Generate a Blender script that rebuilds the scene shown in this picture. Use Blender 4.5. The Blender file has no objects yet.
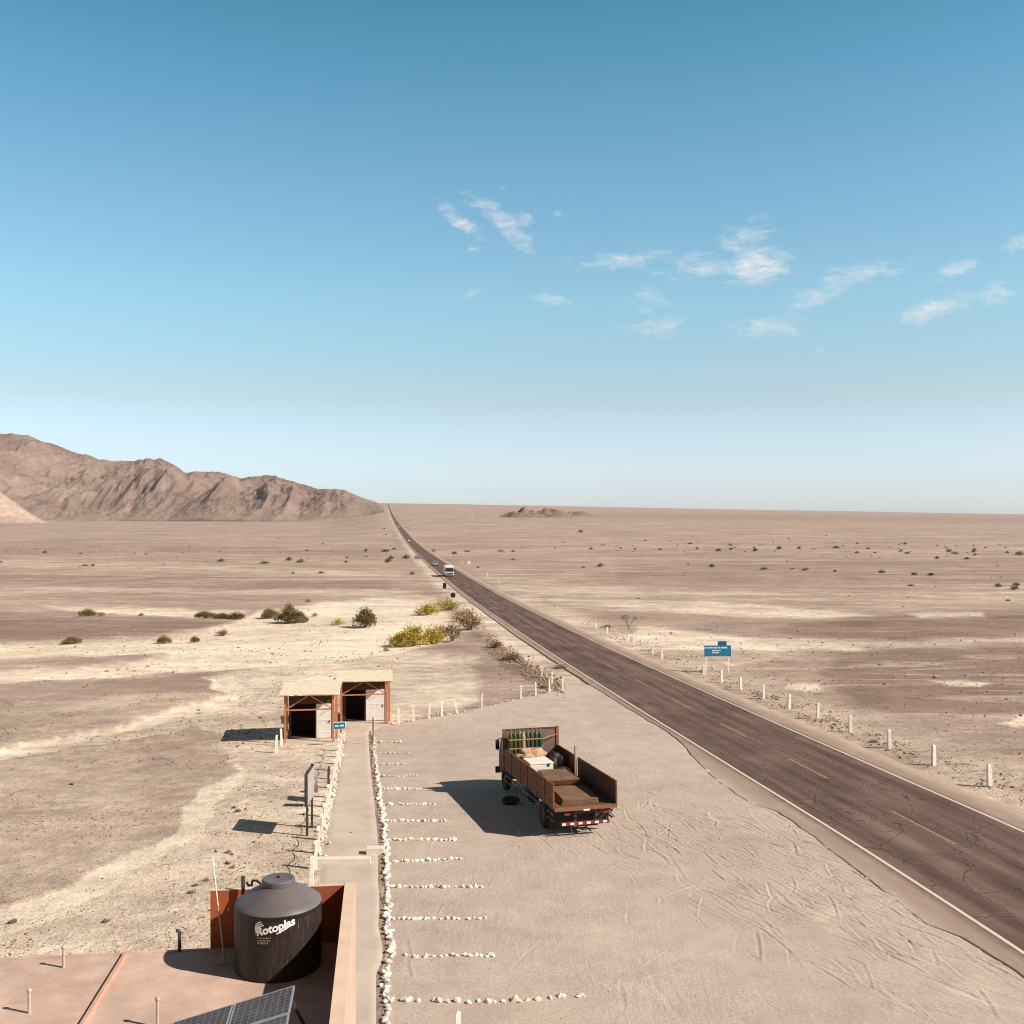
import bpy, bmesh, math, random
import numpy as np
from mathutils import Vector, Matrix, noise as mnoise
random.seed(7); RNG = np.random.default_rng(11)
scene = bpy.context.scene
COL = scene.collection
R = math.radians

# ------------------------------------------------------------------ frame of reference
F = 1050.0            # focal length in picture pixels
EYE = 11.6            # height of the lookout tower's deck above the plain
_py = [0, 20, 28, 38, 56, 76, 120, 213, 344, 600, 875, 1655, 3000, 4400, 9000, 9600, 14000]
_pd = [11.55, 11.65, 11.75, 12.0, 12.7, 13.45, 14.9, 17.4, 19.5, 22.6, 24.0, 21.7, 12.5, -5.0, -82.0, -78, 40]
_t = np.linspace(math.log(8), math.log(14000), 1400)
_d = np.interp(np.exp(_t), _py, _pd)
_k = np.hanning(91); _k /= _k.sum()
_d = np.convolve(np.pad(_d, 45, mode='edge'), _k, mode='valid')

def drop(Y):
    return np.interp(np.log(np.maximum(Y, 8.0)), _t, _d)

def sstep(a, b, x):
    t = np.clip((x - a) / (b - a), 0, 1); return t * t * (3 - 2 * t)

def hpx(u):           # how high the far skyline of the plain stands, by bearing
    u = np.clip(u, -900, 2000)
    return np.where(u > 388, 501.2 + (u - 388) * 0.0185, 501.2 + 11.5 * sstep(0, 1, np.clip((384 - u) / 70, 0, 1)))

def road_x(Y): return 20.45 - 0.1205 * Y

def sstep(a, b, x):
    t = np.clip((x - a) / (b - a), 0, 1); return t * t * (3 - 2 * t)

def vnoise(x, y, seed=0):    # cheap smooth value noise on arrays
    xi = np.floor(x).astype(np.int64); yi = np.floor(y).astype(np.int64)
    fx = x - xi; fy = y - yi
    fx = fx * fx * (3 - 2 * fx); fy = fy * fy * (3 - 2 * fy)
    def h(a, b):
        n = (a * 374761393 + b * 668265263 + seed * 1442695041) & 0x7fffffff
        n = ((n ^ (n >> 13)) * 1274126177) & 0x7fffffff
        n = (n ^ (n >> 16)) & 0xffff
        return n / 65535.0
    return ((h(xi, yi) * (1 - fx) + h(xi + 1, yi) * fx) * (1 - fy) + (h(xi, yi + 1) * (1 - fx) + h(xi + 1, yi + 1) * fx) * fy)

def fbm(x, y, o=4, seed=0):
    s = 0; a = .5
    for i in range(o):
        s = s + a * vnoise(x * 2 ** i, y * 2 ** i, seed + i * 17); a *= .5
    return s

def base_z(X, Y):
    X = np.asarray(X, float); Y = np.asarray(Y, float)
    Yp = np.maximum(Y, 8.0)
    d = drop(Yp)
    y = 512 + F * d / Yp
    u = 512 + F * X / Yp
    y6 = 512 + F * float(drop(900.)) / 900.
    t = np.clip((y6 - y) / (y6 - 501.2), 0, 1.4)
    y2 = np.where(Yp > 900, y6 + t * (hpx(u) - y6), y)
    z = EYE - (y2 - 512) * Yp / F
    z = np.where(Yp > 9000, z - (Yp - 9000) * .03, z)
    return z

def relief(X, Y):
    X = np.asarray(X, float); Y = np.asarray(Y, float)
    dr = X - road_x(Y)
    right = sstep(6.5, 14, dr)
    left = sstep(0, 8, -(dr + np.interp(Y, [0, 60, 66, 84, 100, 400], [27.5, 27, 24, 8, 7, 7])))
    m = np.maximum(right, left)
    r = (fbm(X / 14, Y / 14, 4, 3) - .47) * .55 + (fbm(X / 3.1, Y / 3.1, 3, 9) - .44) * .10
    far = (fbm(X / 160, Y / 160, 4, 5) - .47) * 3.2 * sstep(150, 900, Y) + (fbm(X/900, Y/900, 3, 8) - .44) * 9 * sstep(900, 2600, Y)
    bank = -.2 * sstep(.35, .75, pale_near(X, Y)) * left
    return m * (r + far + bank)

# ---- where the pale washes run, drawn on the ground plan as seen on the survey photo
def P(px, py, h=0.0):
    """ground point (plus h) that the photograph shows at a pixel"""
    lo, hi = 12.0, 6000.0
    for _ in range(60):
        mid = math.sqrt(lo * hi)
        X = (px - 512) / F * mid
        yy = 512 + F * (EYE - float(base_z(X, mid)) - h) / mid
        if yy > py: lo = mid
        else: hi = mid
    Y = math.sqrt(lo * hi)
    return Vector(((px - 512) / F * Y, Y, float(base_z((px - 512) / F * Y, Y))))

def poly_sd(u, v, poly):
    """signed distance, inside positive"""
    p = np.array(poly, float); n = len(p)
    best = np.full(u.shape, 1e9); ins = np.zeros(u.shape, bool)
    for i in range(n):
        a = p[i]; b = p[(i + 1) % n]
        e = b - a; L = max(e @ e, 1e-9)
        t = np.clip(((u - a[0]) * e[0] + (v - a[1]) * e[1]) / L, 0, 1)
        dd = np.hypot((u - a[0] - t * e[0]) * .5, v - a[1] - t * e[1])
        best = np.minimum(best, dd)
        c = ((a[1] > v) != (b[1] > v)) & (u < (b[0] - a[0]) * (v - a[1]) / (b[1] - a[1] + 1e-12) + a[0])
        ins ^= c
    return np.where(ins, best, -best)

WASH = [  # (strength, softness, outline)
    (.26, 8, [(-120, 704), (200, 690), (250, 700), (250, 930), (-120, 960)]),
    (1.0, 4, [(236, 622), (262, 612), (330, 603), (385, 598), (432, 598), (452, 618), (462, 640), (420, 648), (400, 655), (330, 662), (240, 668), (150, 675), (60, 680), (-60, 690), (-60, 677), (60, 669), (140, 662), (165, 654), (100, 656), (-60, 661), (-60, 645), (60, 641), (150, 636), (210, 629)]),
    (.85, 2.5, [(40, 606), (130, 606), (250, 612), (240, 618), (180, 617), (100, 613)]),
    (.66, 2.5, [(200, 676), (215, 690), (245, 697), (235, 703), (180, 716), (90, 735), (-40, 757), (-40, 768), (100, 746), (200, 728), (225, 733), (215, 745), (235, 760), (245, 772), (205, 787), (185, 808), (178, 832), (130, 856), (60, 885), (-40, 915), (-40, 1150), (345, 1150), (345, 740), (480, 700), (480, 655), (400, 650)]),
    (1.0, 1.6, [(232, 757), (250, 770), (240, 790), (215, 806), (205, 830), (160, 862), (100, 895), (40, 925), (-40, 940), (-40, 915), (60, 885), (130, 856), (178, 832), (185, 808), (205, 787), (243, 772), (226, 762)]),
    (1.0, 1.6, [(203, 676), (215, 690), (246, 697), (262, 690), (240, 684), (232, 676)]),
    (1.0, 1.6, [(246, 697), (232, 706), (180, 718), (100, 737), (0, 759), (-60, 770), (-60, 758), (0, 749), (110, 727), (180, 709), (230, 695)]),
    (.25, 2, [(0, 560), (180, 562), (400, 572), (400, 578), (180, 572), (0, 566)]),
    (.3, 2, [(0, 585), (160, 588), (420, 590), (420, 596), (200, 594), (0, 590)]),
    (.9, 3, [(640, 626), (690, 630), (760, 640), (860, 645), (868, 650), (760, 649), (700, 651), (650, 646), (628, 636)]),
    (.6, 2, [(545, 598), (620, 600), (700, 601), (860, 611), (874, 616), (790, 619), (650, 612), (560, 606)]),
    (.28, 3, [(480, 575), (640, 590), (900, 592), (1010, 590), (1100, 596), (1100, 600), (900, 604), (700, 600), (560, 598), (500, 590)]),
    (.9, 2, [(790, 683), (815, 684), (826, 690), (805, 693), (788, 690)]),
    (.8, 2, [(930, 682), (960, 681), (990, 685), (985, 689), (950, 687)]),
    (.85, 2, [(1000, 726), (1012, 718), (1050, 715), (1050, 726), (1015, 731)]),
    (.7, 2, [(910, 613), (980, 612), (985, 617), (920, 618)]),
    (.5, 4, [(700, 652), (800, 640), (900, 640), (1030, 636), (1030, 642), (900, 648), (800, 655), (730, 668)]),
]
DARKS = [
    (.9, 2, [(422, 556), (430, 556), (470, 610), (502, 640), (486, 648), (452, 612)]),
    (.9, 3, [(-80, 612), (140, 616), (230, 622), (200, 630), (100, 638), (-80, 642)]),
    (.22, 5, [(-80, 690), (120, 680), (205, 676), (214, 690), (240, 698), (150, 714), (-80, 745)]),
    (1., 3, [(760, 628), (900, 614), (1100, 606), (1100, 640), (900, 640), (800, 636)]),
    (.9, 4, [(840, 652), (940, 645), (1100, 650), (1100, 712), (1000, 716), (900, 716), (850, 700), (820, 675)]),
    (.6, 4, [(-80, 574), (200, 576), (390, 582), (390, 590), (200, 588), (-80, 584)]),
    (.5, 4, [(-80, 545), (200, 545), (380, 548), (380, 556), (200, 554), (-80, 554)]),
    (.5, 3, [(500, 512), (1100, 517), (1100, 524), (500, 519)]),
    (.45, 4, [(620, 556), (1100, 560), (1100, 585), (620, 582)]),
]
def _field(X, Y, sets):
    X = np.asarray(X, float); Y = np.maximum(np.asarray(Y, float), 8)
    u = 512 + F * X / Y; v = 512 + F * (EYE - base_z(X, Y)) / Y
    v = v + (fbm(X / 4, Y / 4, 5, 40) - .47) * np.clip((v - 560) * .06, 1, 12)
    u = u + (fbm(X / 3, Y / 3, 5, 60) - .47) * np.clip((v - 560) * .15, 3, 30)
    out = np.zeros(np.shape(u))
    for s, soft, poly in sets:
        out = np.maximum(out, s * sstep(-soft, soft, poly_sd(u, v, poly)))
    return np.where(Y > 19, out, .5)
def pale_near(X, Y): return _field(X, Y, WASH)

def gz(X, Y):
    return float(base_z(X, Y) + relief(np.array([X], float), np.array([Y], float))[0])

# ------------------------------------------------------------------ materials
def new_mat(name):
    m = bpy.data.materials.new(name); m.use_nodes = True
    nt = m.node_tree
    b = nt.nodes.get('Principled BSDF')
    return m, nt, b

def N(nt, typ, **kw):
    n = nt.nodes.new(typ)
    for k, v in kw.items():
        if k.startswith('i_'):
            key = k[2:]
            n.inputs[int(key) if key.isdigit() else key.replace('_', ' ')].default_value = v
        else: setattr(n, k, v)
    return n
def L(nt, a, ao, b, bi): nt.links.new(a.outputs[ao], b.inputs[bi])

def ramp(nt, stops, interp='LINEAR'):
    r = nt.nodes.new('ShaderNodeValToRGB'); cr = r.color_ramp; cr.interpolation = interp
    while len(cr.elements) < len(stops): cr.elements.new(.5)
    for e, (p, c) in zip(cr.elements, stops):
        e.position = p; e.color = (*c, 1) if len(c) == 3 else c
    return r
def mixc(nt, fac, a, b, blend='MIX'):
    m = nt.nodes.new('ShaderNodeMix'); m.data_type = 'RGBA'; m.blend_type = blend
    for sock, val in ((0, fac), (6, a), (7, b)):
        if isinstance(val, tuple) and len(val) == 2 and hasattr(val[0], 'outputs'): nt.links.new(val[0].outputs[val[1]], m.inputs[sock])
        elif isinstance(val, tuple): m.inputs[sock].default_value = (*val, 1) if len(val) == 3 else val
        else: m.inputs[sock].default_value = val
    return m
def math_(nt, op, a, b=0.0, c=None, clamp=False):
    m = nt.nodes.new('ShaderNodeMath'); m.operation = op; m.use_clamp = clamp
    for i, val in enumerate((a, b) if c is None else (a, b, c)):
        if isinstance(val, tuple): nt.links.new(val[0].outputs[val[1]], m.inputs[i])
        else: m.inputs[i].default_value = val
    return m

def simple(name, col, rough=.75, var=.18, scale=6., bump=.0, metal=0., dirt=None, dirt_amt=.5, coord='Object', stretch=(1, 1, 1), spec=.35):
    m, nt, b = new_mat(name)
    tc = N(nt, 'ShaderNodeTexCoord'); mp = N(nt, 'ShaderNodeMapping'); mp.inputs['Scale'].default_value = stretch
    L(nt, tc, coord, mp, 0)
    no = N(nt, 'ShaderNodeTexNoise', i_Scale=scale, i_Detail=6., i_Roughness=.65); L(nt, mp, 0, no, 'Vector')
    lo = tuple(c * (1 - var) for c in col); hi = tuple(min(1, c * (1 + var)) for c in col)
    r = ramp(nt, [(.3, lo), (.7, hi)]); L(nt, no, 'Fac', r, 0)
    out = (r, 0)
    if dirt:
        n2 = N(nt, 'ShaderNodeTexNoise', i_Scale=scale * .35, i_Detail=8., i_Roughness=.7); L(nt, mp, 0, n2, 'Vector')
        r2 = ramp(nt, [(.45, (0, 0, 0)), (.68, (dirt_amt,) * 3)]); L(nt, n2, 'Fac', r2, 0)
        mx = mixc(nt, (r2, 0), out, dirt); out = (mx, 2)
    nt.links.new(out[0].outputs[out[1]], b.inputs['Base Color'])
    b.inputs['Roughness'].default_value = rough; b.inputs['Metallic'].default_value = metal
    b.inputs['Specular IOR Level'].default_value = spec
    if bump:
        bp = N(nt, 'ShaderNodeBump', i_Strength=.6, i_Distance=bump); L(nt, no, 'Fac', bp, 'Height'); L(nt, bp, 0, b, 'Normal')
    return m

MAT = {}
# desert floor
GRAVEL = (.445, .340, .278); GRAVEL_D = (.365, .268, .216); SAND = (.87, .745, .585)
def ground_material():
    m, nt, b = new_mat('desert_ground')
    geo = N(nt, 'ShaderNodeNewGeometry')
    pa = N(nt, 'ShaderNodeAttribute', attribute_name='pale'); da = N(nt, 'ShaderNodeAttribute', attribute_name='dark')
    fl = N(nt, 'ShaderNodeAttribute', attribute_name='far')
    def noise(scale, det=5., ro=.6, dist=0.):
        n = N(nt, 'ShaderNodeTexNoise', i_Scale=scale, i_Detail=det, i_Roughness=ro, i_Distortion=dist); L(nt, geo, 'Position', n, 'Vector'); return n
    big = noise(.012, 6.); mid = noise(.09, 7., .65); fine = noise(1.1, 6., .7); grit = noise(9., 4., .75)
    # gravel tone
    g1 = ramp(nt, [(.32, GRAVEL_D), (.66, GRAVEL)]); L(nt, big, 'Fac', g1, 0)
    g2 = mixc(nt, (da, 'Fac'), (g1, 0), (.295, .205, .168))
    # far-off thin pale streaks: shallow runnels of sand over the stony plain
    mp = N(nt, 'ShaderNodeMapping'); mp.inputs['Scale'].default_value = (.22, 1, 1); mp.inputs['Rotation'].default_value = (0, 0, .04); L(nt, geo, 'Position', mp, 0)
    st = N(nt, 'ShaderNodeTexNoise', i_Scale=.045, i_Detail=12., i_Roughness=.72, i_Distortion=.5); L(nt, mp, 0, st, 'Vector')
    sr = ramp(nt, [(.54, (0, 0, 0)), (.60, (.2, .2, .2)), (.70, (.5, .5, .5))]); L(nt, st, 'Fac', sr, 0)
    sf = math_(nt, 'MULTIPLY', (sr, 0), (fl, 'Fac'))
    # pale mask broken up by noise
    a1 = math_(nt, 'SUBTRACT', (mid, 'Fac'), .5); a1 = math_(nt, 'MULTIPLY', (a1, 0), .9)
    a2 = math_(nt, 'SUBTRACT', (fine, 'Fac'), .5); a2 = math_(nt, 'MULTIPLY', (a2, 0), .7)
    s = math_(nt, 'ADD', (a1, 0), (a2, 0)); q1 = math_(nt, 'SUBTRACT', 1.12, (pa, 'Fac')); q1 = math_(nt, 'MULTIPLY', (q1, 0), (pa, 'Fac')); q1 = math_(nt, 'MULTIPLY', (q1, 0), 4.6); s = math_(nt, 'MULTIPLY', (s, 0), (q1, 0)); s = math_(nt, 'ADD', (s, 0), (pa, 'Fac')); s = math_(nt, 'MAXIMUM', (s, 0), (sf, 0), clamp=True)
    # thin dry rills winding over the gravel
    rn1 = N(nt, 'ShaderNodeTexNoise', i_Scale=.045, i_Detail=6., i_Roughness=.6, i_Distortion=1.2); L(nt, mp, 0, rn1, 'Vector')
    ra = math_(nt, 'SUBTRACT', (rn1, 'Fac'), .5); ra = math_(nt, 'ABSOLUTE', (ra, 0)); rr_ = ramp(nt, [(0, (.55, .55, .55)), (.012, (.25, .25, .25)), (.024, (0, 0, 0))]); L(nt, ra, 0, rr_, 0)
    rmk = ramp(nt, [(.42, (0, 0, 0)), (.56, (1, 1, 1))]); L(nt, big, 'Fac', rmk, 0); rl = math_(nt, 'MULTIPLY', (rr_, 0), (rmk, 0)); rl = math_(nt, 'MULTIPLY', (rl, 0), (fine, 'Fac')); rl = math_(nt, 'MULTIPLY', (rl, 0), 1.7)
    s = math_(nt, 'MAXIMUM', (s, 0), (rl, 0), clamp=True)
    sand = ramp(nt, [(.3, tuple(c * .86 for c in SAND)), (.7, SAND)]); L(nt, fine, 'Fac', sand, 0)
    c = mixc(nt, (s, 0), (g2, 2), (sand, 0))
    # fine banding of wind sorted gravel
    mpb = N(nt, 'ShaderNodeMapping'); mpb.inputs['Scale'].default_value = (.25, 1, 1); mpb.inputs['Rotation'].default_value = (0, 0, .07); L(nt, geo, 'Position', mpb, 0)
    bn = N(nt, 'ShaderNodeTexNoise', i_Scale=.11, i_Detail=12., i_Roughness=.8); L(nt, mpb, 0, bn, 'Vector')
    br_ = ramp(nt, [(.34, (.74, .71, .69)), (.5, (1, 1, 1)), (.66, (1.22, 1.23, 1.24))]); L(nt, bn, 'Fac', br_, 0)
    c = mixc(nt, .9, (c, 2), (br_, 0), 'MULTIPLY')
    cob = noise(.45, 12., .85); cr_ = ramp(nt, [(.36, (.74, .72, .71)), (.5, (1, 1, 1)), (.64, (1.22, 1.22, 1.22))]); L(nt, cob, 'Fac', cr_, 0)
    c = mixc(nt, .85, (c, 2), (cr_, 0), 'MULTIPLY')
    # patchy wear
    pr = ramp(nt, [(.3, (.82, .80, .79)), (.7, (1.1, 1.1, 1.1))]); L(nt, mid, 'Fac', pr, 0)
    c = mixc(nt, 1.0, (c, 2), (pr, 0), 'MULTIPLY')
    # stones: speckle of darker pebbles
    vo = N(nt, 'ShaderNodeTexVoronoi', i_Scale=5.5); L(nt, geo, 'Position', vo, 'Vector')
    vr = ramp(nt, [(.0, (.52, .48, .46)), (.20, (1, 1, 1))]); L(nt, vo, 'Distance', vr, 0)
    vcol = N(nt, 'ShaderNodeSeparateColor'); L(nt, vo, 'Color', vcol, 0)
    keep = math_(nt, 'GREATER_THAN', (vcol, 0), .62)
    vm = mixc(nt, (keep, 0), (1, 1, 1), (vr, 0))
    vo2 = N(nt, 'ShaderNodeTexVoronoi', i_Scale=1.6); L(nt, geo, 'Position', vo2, 'Vector')
    vc2 = N(nt, 'ShaderNodeSeparateColor'); L(nt, vo2, 'Color', vc2, 0)
    tone = ramp(nt, [(0, (.88, .87, .86)), (1, (1.1, 1.1, 1.1))]); L(nt, vc2, 0, tone, 0)
    gr = ramp(nt, [(.3, (.74, .72, .70)), (.7, (1.22, 1.22, 1.22))]); L(nt, grit, 'Fac', gr, 0)
    c = mixc(nt, .8, (c, 2), (vm, 2), 'MULTIPLY'); c = mixc(nt, .35, (c, 2), (tone, 0), 'MULTIPLY'); c = mixc(nt, .9, (c, 2), (gr, 0), 'MULTIPLY')
    L(nt, c, 2, b, 'Base Color')
    b.inputs['Roughness'].default_value = .95; b.inputs['Specular IOR Level'].default_value = .1
    hh = math_(nt, 'MULTIPLY', (fine, 'Fac'), .5); hh = math_(nt, 'ADD', (hh, 0), (grit, 'Fac'))
    bp = N(nt, 'ShaderNodeBump', i_Strength=.75, i_Distance=.085); L(nt, hh, 0, bp, 'Height')
    b2 = N(nt, 'ShaderNodeBump', i_Strength=.5, i_Distance=1.2); L(nt, mid, 'Fac', b2, 'Height'); L(nt, bp, 0, b2, 'Normal'); L(nt, b2, 0, b, 'Normal')
    return m
MAT['ground'] = ground_material()

def lot_material():
    m, nt, b = new_mat('packed_dirt')
    geo = N(nt, 'ShaderNodeNewGeometry')
    def noise(scale, det=5., ro=.6, vec=None):
        n = N(nt, 'ShaderNodeTexNoise', i_Scale=scale, i_Detail=det, i_Roughness=ro)
        nt.links.new((vec or geo).outputs[0], n.inputs['Vector']); return n
    big = noise(.10, 5.); mid = noise(.8, 7., .7); grit = noise(14., 4., .8)
    c0 = ramp(nt, [(.3, (.465, .380, .318)), (.7, (.545, .448, .376))]); L(nt, big, 'Fac', c0, 0)
    c1 = ramp(nt, [(.3, (.88, .87, .86)), (.7, (1.08, 1.08, 1.08))]); L(nt, mid, 'Fac', c1, 0)
    c2 = ramp(nt, [(.3, (.79, .78, .77)), (.7, (1.18, 1.18, 1.18))]); L(nt, grit, 'Fac', c2, 0)
    c = mixc(nt, 1., (c0, 0), (c1, 0), 'MULTIPLY'); c = mixc(nt, 1., (c, 2), (c2, 0), 'MULTIPLY')
    vo = N(nt, 'ShaderNodeTexVoronoi', i_Scale=7.); L(nt, geo, 'Position', vo, 'Vector')
    vcol = N(nt, 'ShaderNodeSeparateColor'); L(nt, vo, 'Color', vcol, 0)
    keep = math_(nt, 'GREATER_THAN', (vcol, 0), .8)
    vr = ramp(nt, [(0, (.6, .57, .54)), (.2, (1, 1, 1))]); L(nt, vo, 'Distance', vr, 0)
    vm = mixc(nt, (keep, 0), (1, 1, 1), (vr, 0)); c = mixc(nt, .8, (c, 2), (vm, 2), 'MULTIPLY')
    tr = N(nt, 'ShaderNodeAttribute', attribute_name='track')
    c = mixc(nt, (tr, 'Fac'), (c, 2), (.66, .56, .45))
    L(nt, c, 2, b, 'Base Color'); b.inputs['Roughness'].default_value = .95; b.inputs['Specular IOR Level'].default_value = .1
    # fine scuffing that runs with the traffic
    mp = N(nt, 'ShaderNodeMapping'); mp.inputs['Rotation'].default_value = (0, 0, R(-28)); mp.inputs['Scale'].default_value = (2.8, .45, 1); L(nt, geo, 'Position', mp, 0)
    sc = noise(1.6, 6., .7, mp)
    mq = N(nt, 'ShaderNodeMapping'); mq.inputs['Rotation'].default_value = (0, 0, R(-62)); mq.inputs['Scale'].default_value = (3.4, .5, 1); L(nt, geo, 'Position', mq, 0)
    sc2 = noise(1.9, 6., .75, mq); sc = math_(nt, 'ADD', (sc, 'Fac'), (sc2, 'Fac'))
    msk = ramp(nt, [(.40, (.15, .15, .15)), (.62, (1, 1, 1))]); L(nt, noise(.22, 4., .6), 'Fac', msk, 0)
    hh = math_(nt, 'MULTIPLY', (sc, 0), (msk, 0)); hh = math_(nt, 'MULTIPLY', (hh, 0), 1.5); hh = math_(nt, 'ADD', (hh, 0), (grit, 'Fac'))
    bp = N(nt, 'ShaderNodeBump', i_Strength=.5, i_Distance=.03); L(nt, hh, 0, bp, 'Height'); L(nt, bp, 0, b, 'Normal')
    return m
MAT['lot'] = lot_material()

def asphalt_material():
    m, nt, b = new_mat('worn_asphalt')
    uv = N(nt, 'ShaderNodeUVMap'); uv.uv_map = 'UVMap'
    sep = N(nt, 'ShaderNodeSeparateXYZ'); L(nt, uv, 0, sep, 0)
    def noise(scale, stretch=(1, 1, 1), det=6., ro=.6, dist=0.):
        mp = N(nt, 'ShaderNodeMapping'); mp.inputs['Scale'].default_value = stretch; L(nt, uv, 0, mp, 0)
        n = N(nt, 'ShaderNodeTexNoise', i_Scale=scale, i_Detail=det, i_Roughness=ro, i_Distortion=dist); L(nt, mp, 0, n, 'Vector'); return n
    streak = noise(1.6, (1, .03, 1)); patch = noise(.35, (1, .5, 1)); grit = noise(22, det=3., ro=.8)
    c = ramp(nt, [(.34, (.118, .079, .066)), (.66, (.185, .130, .109))]); L(nt, patch, 'Fac', c, 0)
    s = ramp(nt, [(.35, (.66, .64, .63)), (.65, (1.28, 1.26, 1.25))]); L(nt, streak, 'Fac', s, 0)
    c = mixc(nt, 1., (c, 0), (s, 0), 'MULTIPLY')
    g = ramp(nt, [(.3, (.8, .8, .8)), (.7, (1.2, 1.2, 1.2))]); L(nt, grit, 'Fac', g, 0); c = mixc(nt, 1., (c, 2), (g, 0), 'MULTIPLY')
    wp = math_(nt, 'ABSOLUTE', (sep, 0)); wp = math_(nt, 'MULTIPLY', (wp, 0), 2 * math.pi / 1.72); wp = math_(nt, 'COSINE', (wp, 0)); wr = ramp(nt, [(0, (.94, .93, .93)), (1, (1.08, 1.07, 1.06))]); wq = math_(nt, 'MULTIPLY_ADD', (wp, 0), .5, .5); L(nt, wq, 0, wr, 0); c = mixc(nt, 1., (c, 2), (wr, 0), 'MULTIPLY')
    # dusty shoulders outside the white lines
    ax = math_(nt, 'ABSOLUTE', (sep, 0)); wob = math_(nt, 'MULTIPLY_ADD', (streak, 'Fac'), .5, -.25); ax = math_(nt, 'ADD', (ax, 0), (wob, 0))
    sh = N(nt, 'ShaderNodeMapRange', i_1=3.45, i_2=3.95); L(nt, ax, 0, sh, 0)
    c = mixc(nt, (sh, 0), (c, 2), (.335, .245, .190))
    dn = noise(.9, (1, .35, 1), 7., .7); dr = ramp(nt, [(.46, (0, 0, 0)), (.68, (.45, .45, .45))]); L(nt, dn, 'Fac', dr, 0)
    sd = math_(nt, 'MULTIPLY', (dr, 0), (sh, 0)); ol = math_(nt, 'MULTIPLY_ADD', (dn, 'Fac'), -1.6, .8); ol = math_(nt, 'SUBTRACT', (ol, 0), (sep, 0)); od = N(nt, 'ShaderNodeMapRange', i_1=4.1, i_2=5.4, i_3=0., i_4=.85); L(nt, ol, 0, od, 0); sd = math_(nt, 'MAXIMUM', (sd, 0), (od, 0)); c = mixc(nt, (sd, 0), (c, 2), (.49, .405, .335))
    # cracks
    wv = noise(1.2, (1, .6, 1), 3., .6)
    off = N(nt, 'ShaderNodeVectorMath', operation='SCALE'); L(nt, wv, 'Color', off, 0); off.inputs['Scale'].default_value = .7
    add = N(nt, 'ShaderNodeVectorMath', operation='ADD'); L(nt, uv, 0, add, 0); L(nt, off, 0, add, 1)
    mp = N(nt, 'ShaderNodeMapping'); mp.inputs['Scale'].default_value = (.80, .50, 1); L(nt, add, 0, mp, 0)
    def crack(sc, w, col, amt):
        vo = N(nt, 'ShaderNodeTexVoronoi', feature='DISTANCE_TO_EDGE', i_Scale=sc); L(nt, mp, 0, vo, 'Vector')
        r = ramp(nt, [(0, (amt,) * 3), (w, (0, 0, 0))]); L(nt, vo, 'Distance', r, 0)
        return r
    k1 = crack(.85, .016, None, .8); k2 = crack(2.0, .022, None, .55)
    cm = ramp(nt, [(.40, (0, 0, 0)), (.55, (1, 1, 1))]); L(nt, noise(.16, (1, .5, 1), 3.), 'Fac', cm, 0)
    k2m = math_(nt, 'MULTIPLY', (k2, 0), (cm, 0)); kk = math_(nt, 'MAXIMUM', (k1, 0), (k2m, 0))
    inl = math_(nt, 'SUBTRACT', 1.0, (sh, 0)); kk = math_(nt, 'MULTIPLY', (kk, 0), (inl, 0))
    c = mixc(nt, (kk, 0), (c, 2), (.030, .018, .014))
    # pale worn halo beside some cracks
    k3 = crack(.85, .10, None, .32); k3m = math_(nt, 'MULTIPLY', (k3, 0), (cm, 0)); k3m = math_(nt, 'SUBTRACT', (k3m, 0), (kk, 0), clamp=True); k3m = math_(nt, 'MULTIPLY', (k3m, 0), (inl, 0))
    c = mixc(nt, (k3m, 0), (c, 2), (.25, .195, .165))
    L(nt, c, 2, b, 'Base Color'); b.inputs['Roughness'].default_value = .95; b.inputs['Specular IOR Level'].default_value = .04
    bp = N(nt, 'ShaderNodeBump', i_Strength=.4, i_Distance=.01); L(nt, grit, 'Fac', bp, 'Height'); L(nt, bp, 0, b, 'Normal')
    return m
MAT['asphalt'] = asphalt_material()

def line_material(name, col, under, cover):
    m, nt, b = new_mat(name)
    geo = N(nt, 'ShaderNodeNewGeometry')
    n = N(nt, 'ShaderNodeTexNoise', i_Scale=3.0, i_Detail=8., i_Roughness=.8); L(nt, geo, 'Position', n, 'Vector')
    r = ramp(nt, [(cover, (0, 0, 0)), (cover + .12, (1, 1, 1))]); L(nt, n, 'Fac', r, 0)
    c = mixc(nt, (r, 0), col, under); L(nt, c, 2, b, 'Base Color'); b.inputs['Roughness'].default_value = .8
    return m
MAT['white_line'] = line_material('worn_white_paint', (.66, .57, .49), (.3, .22, .18), .58)
MAT['yellow_line'] = line_material('worn_yellow_paint', (.40, .22, .085), (.17, .11, .08), .50)

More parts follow.
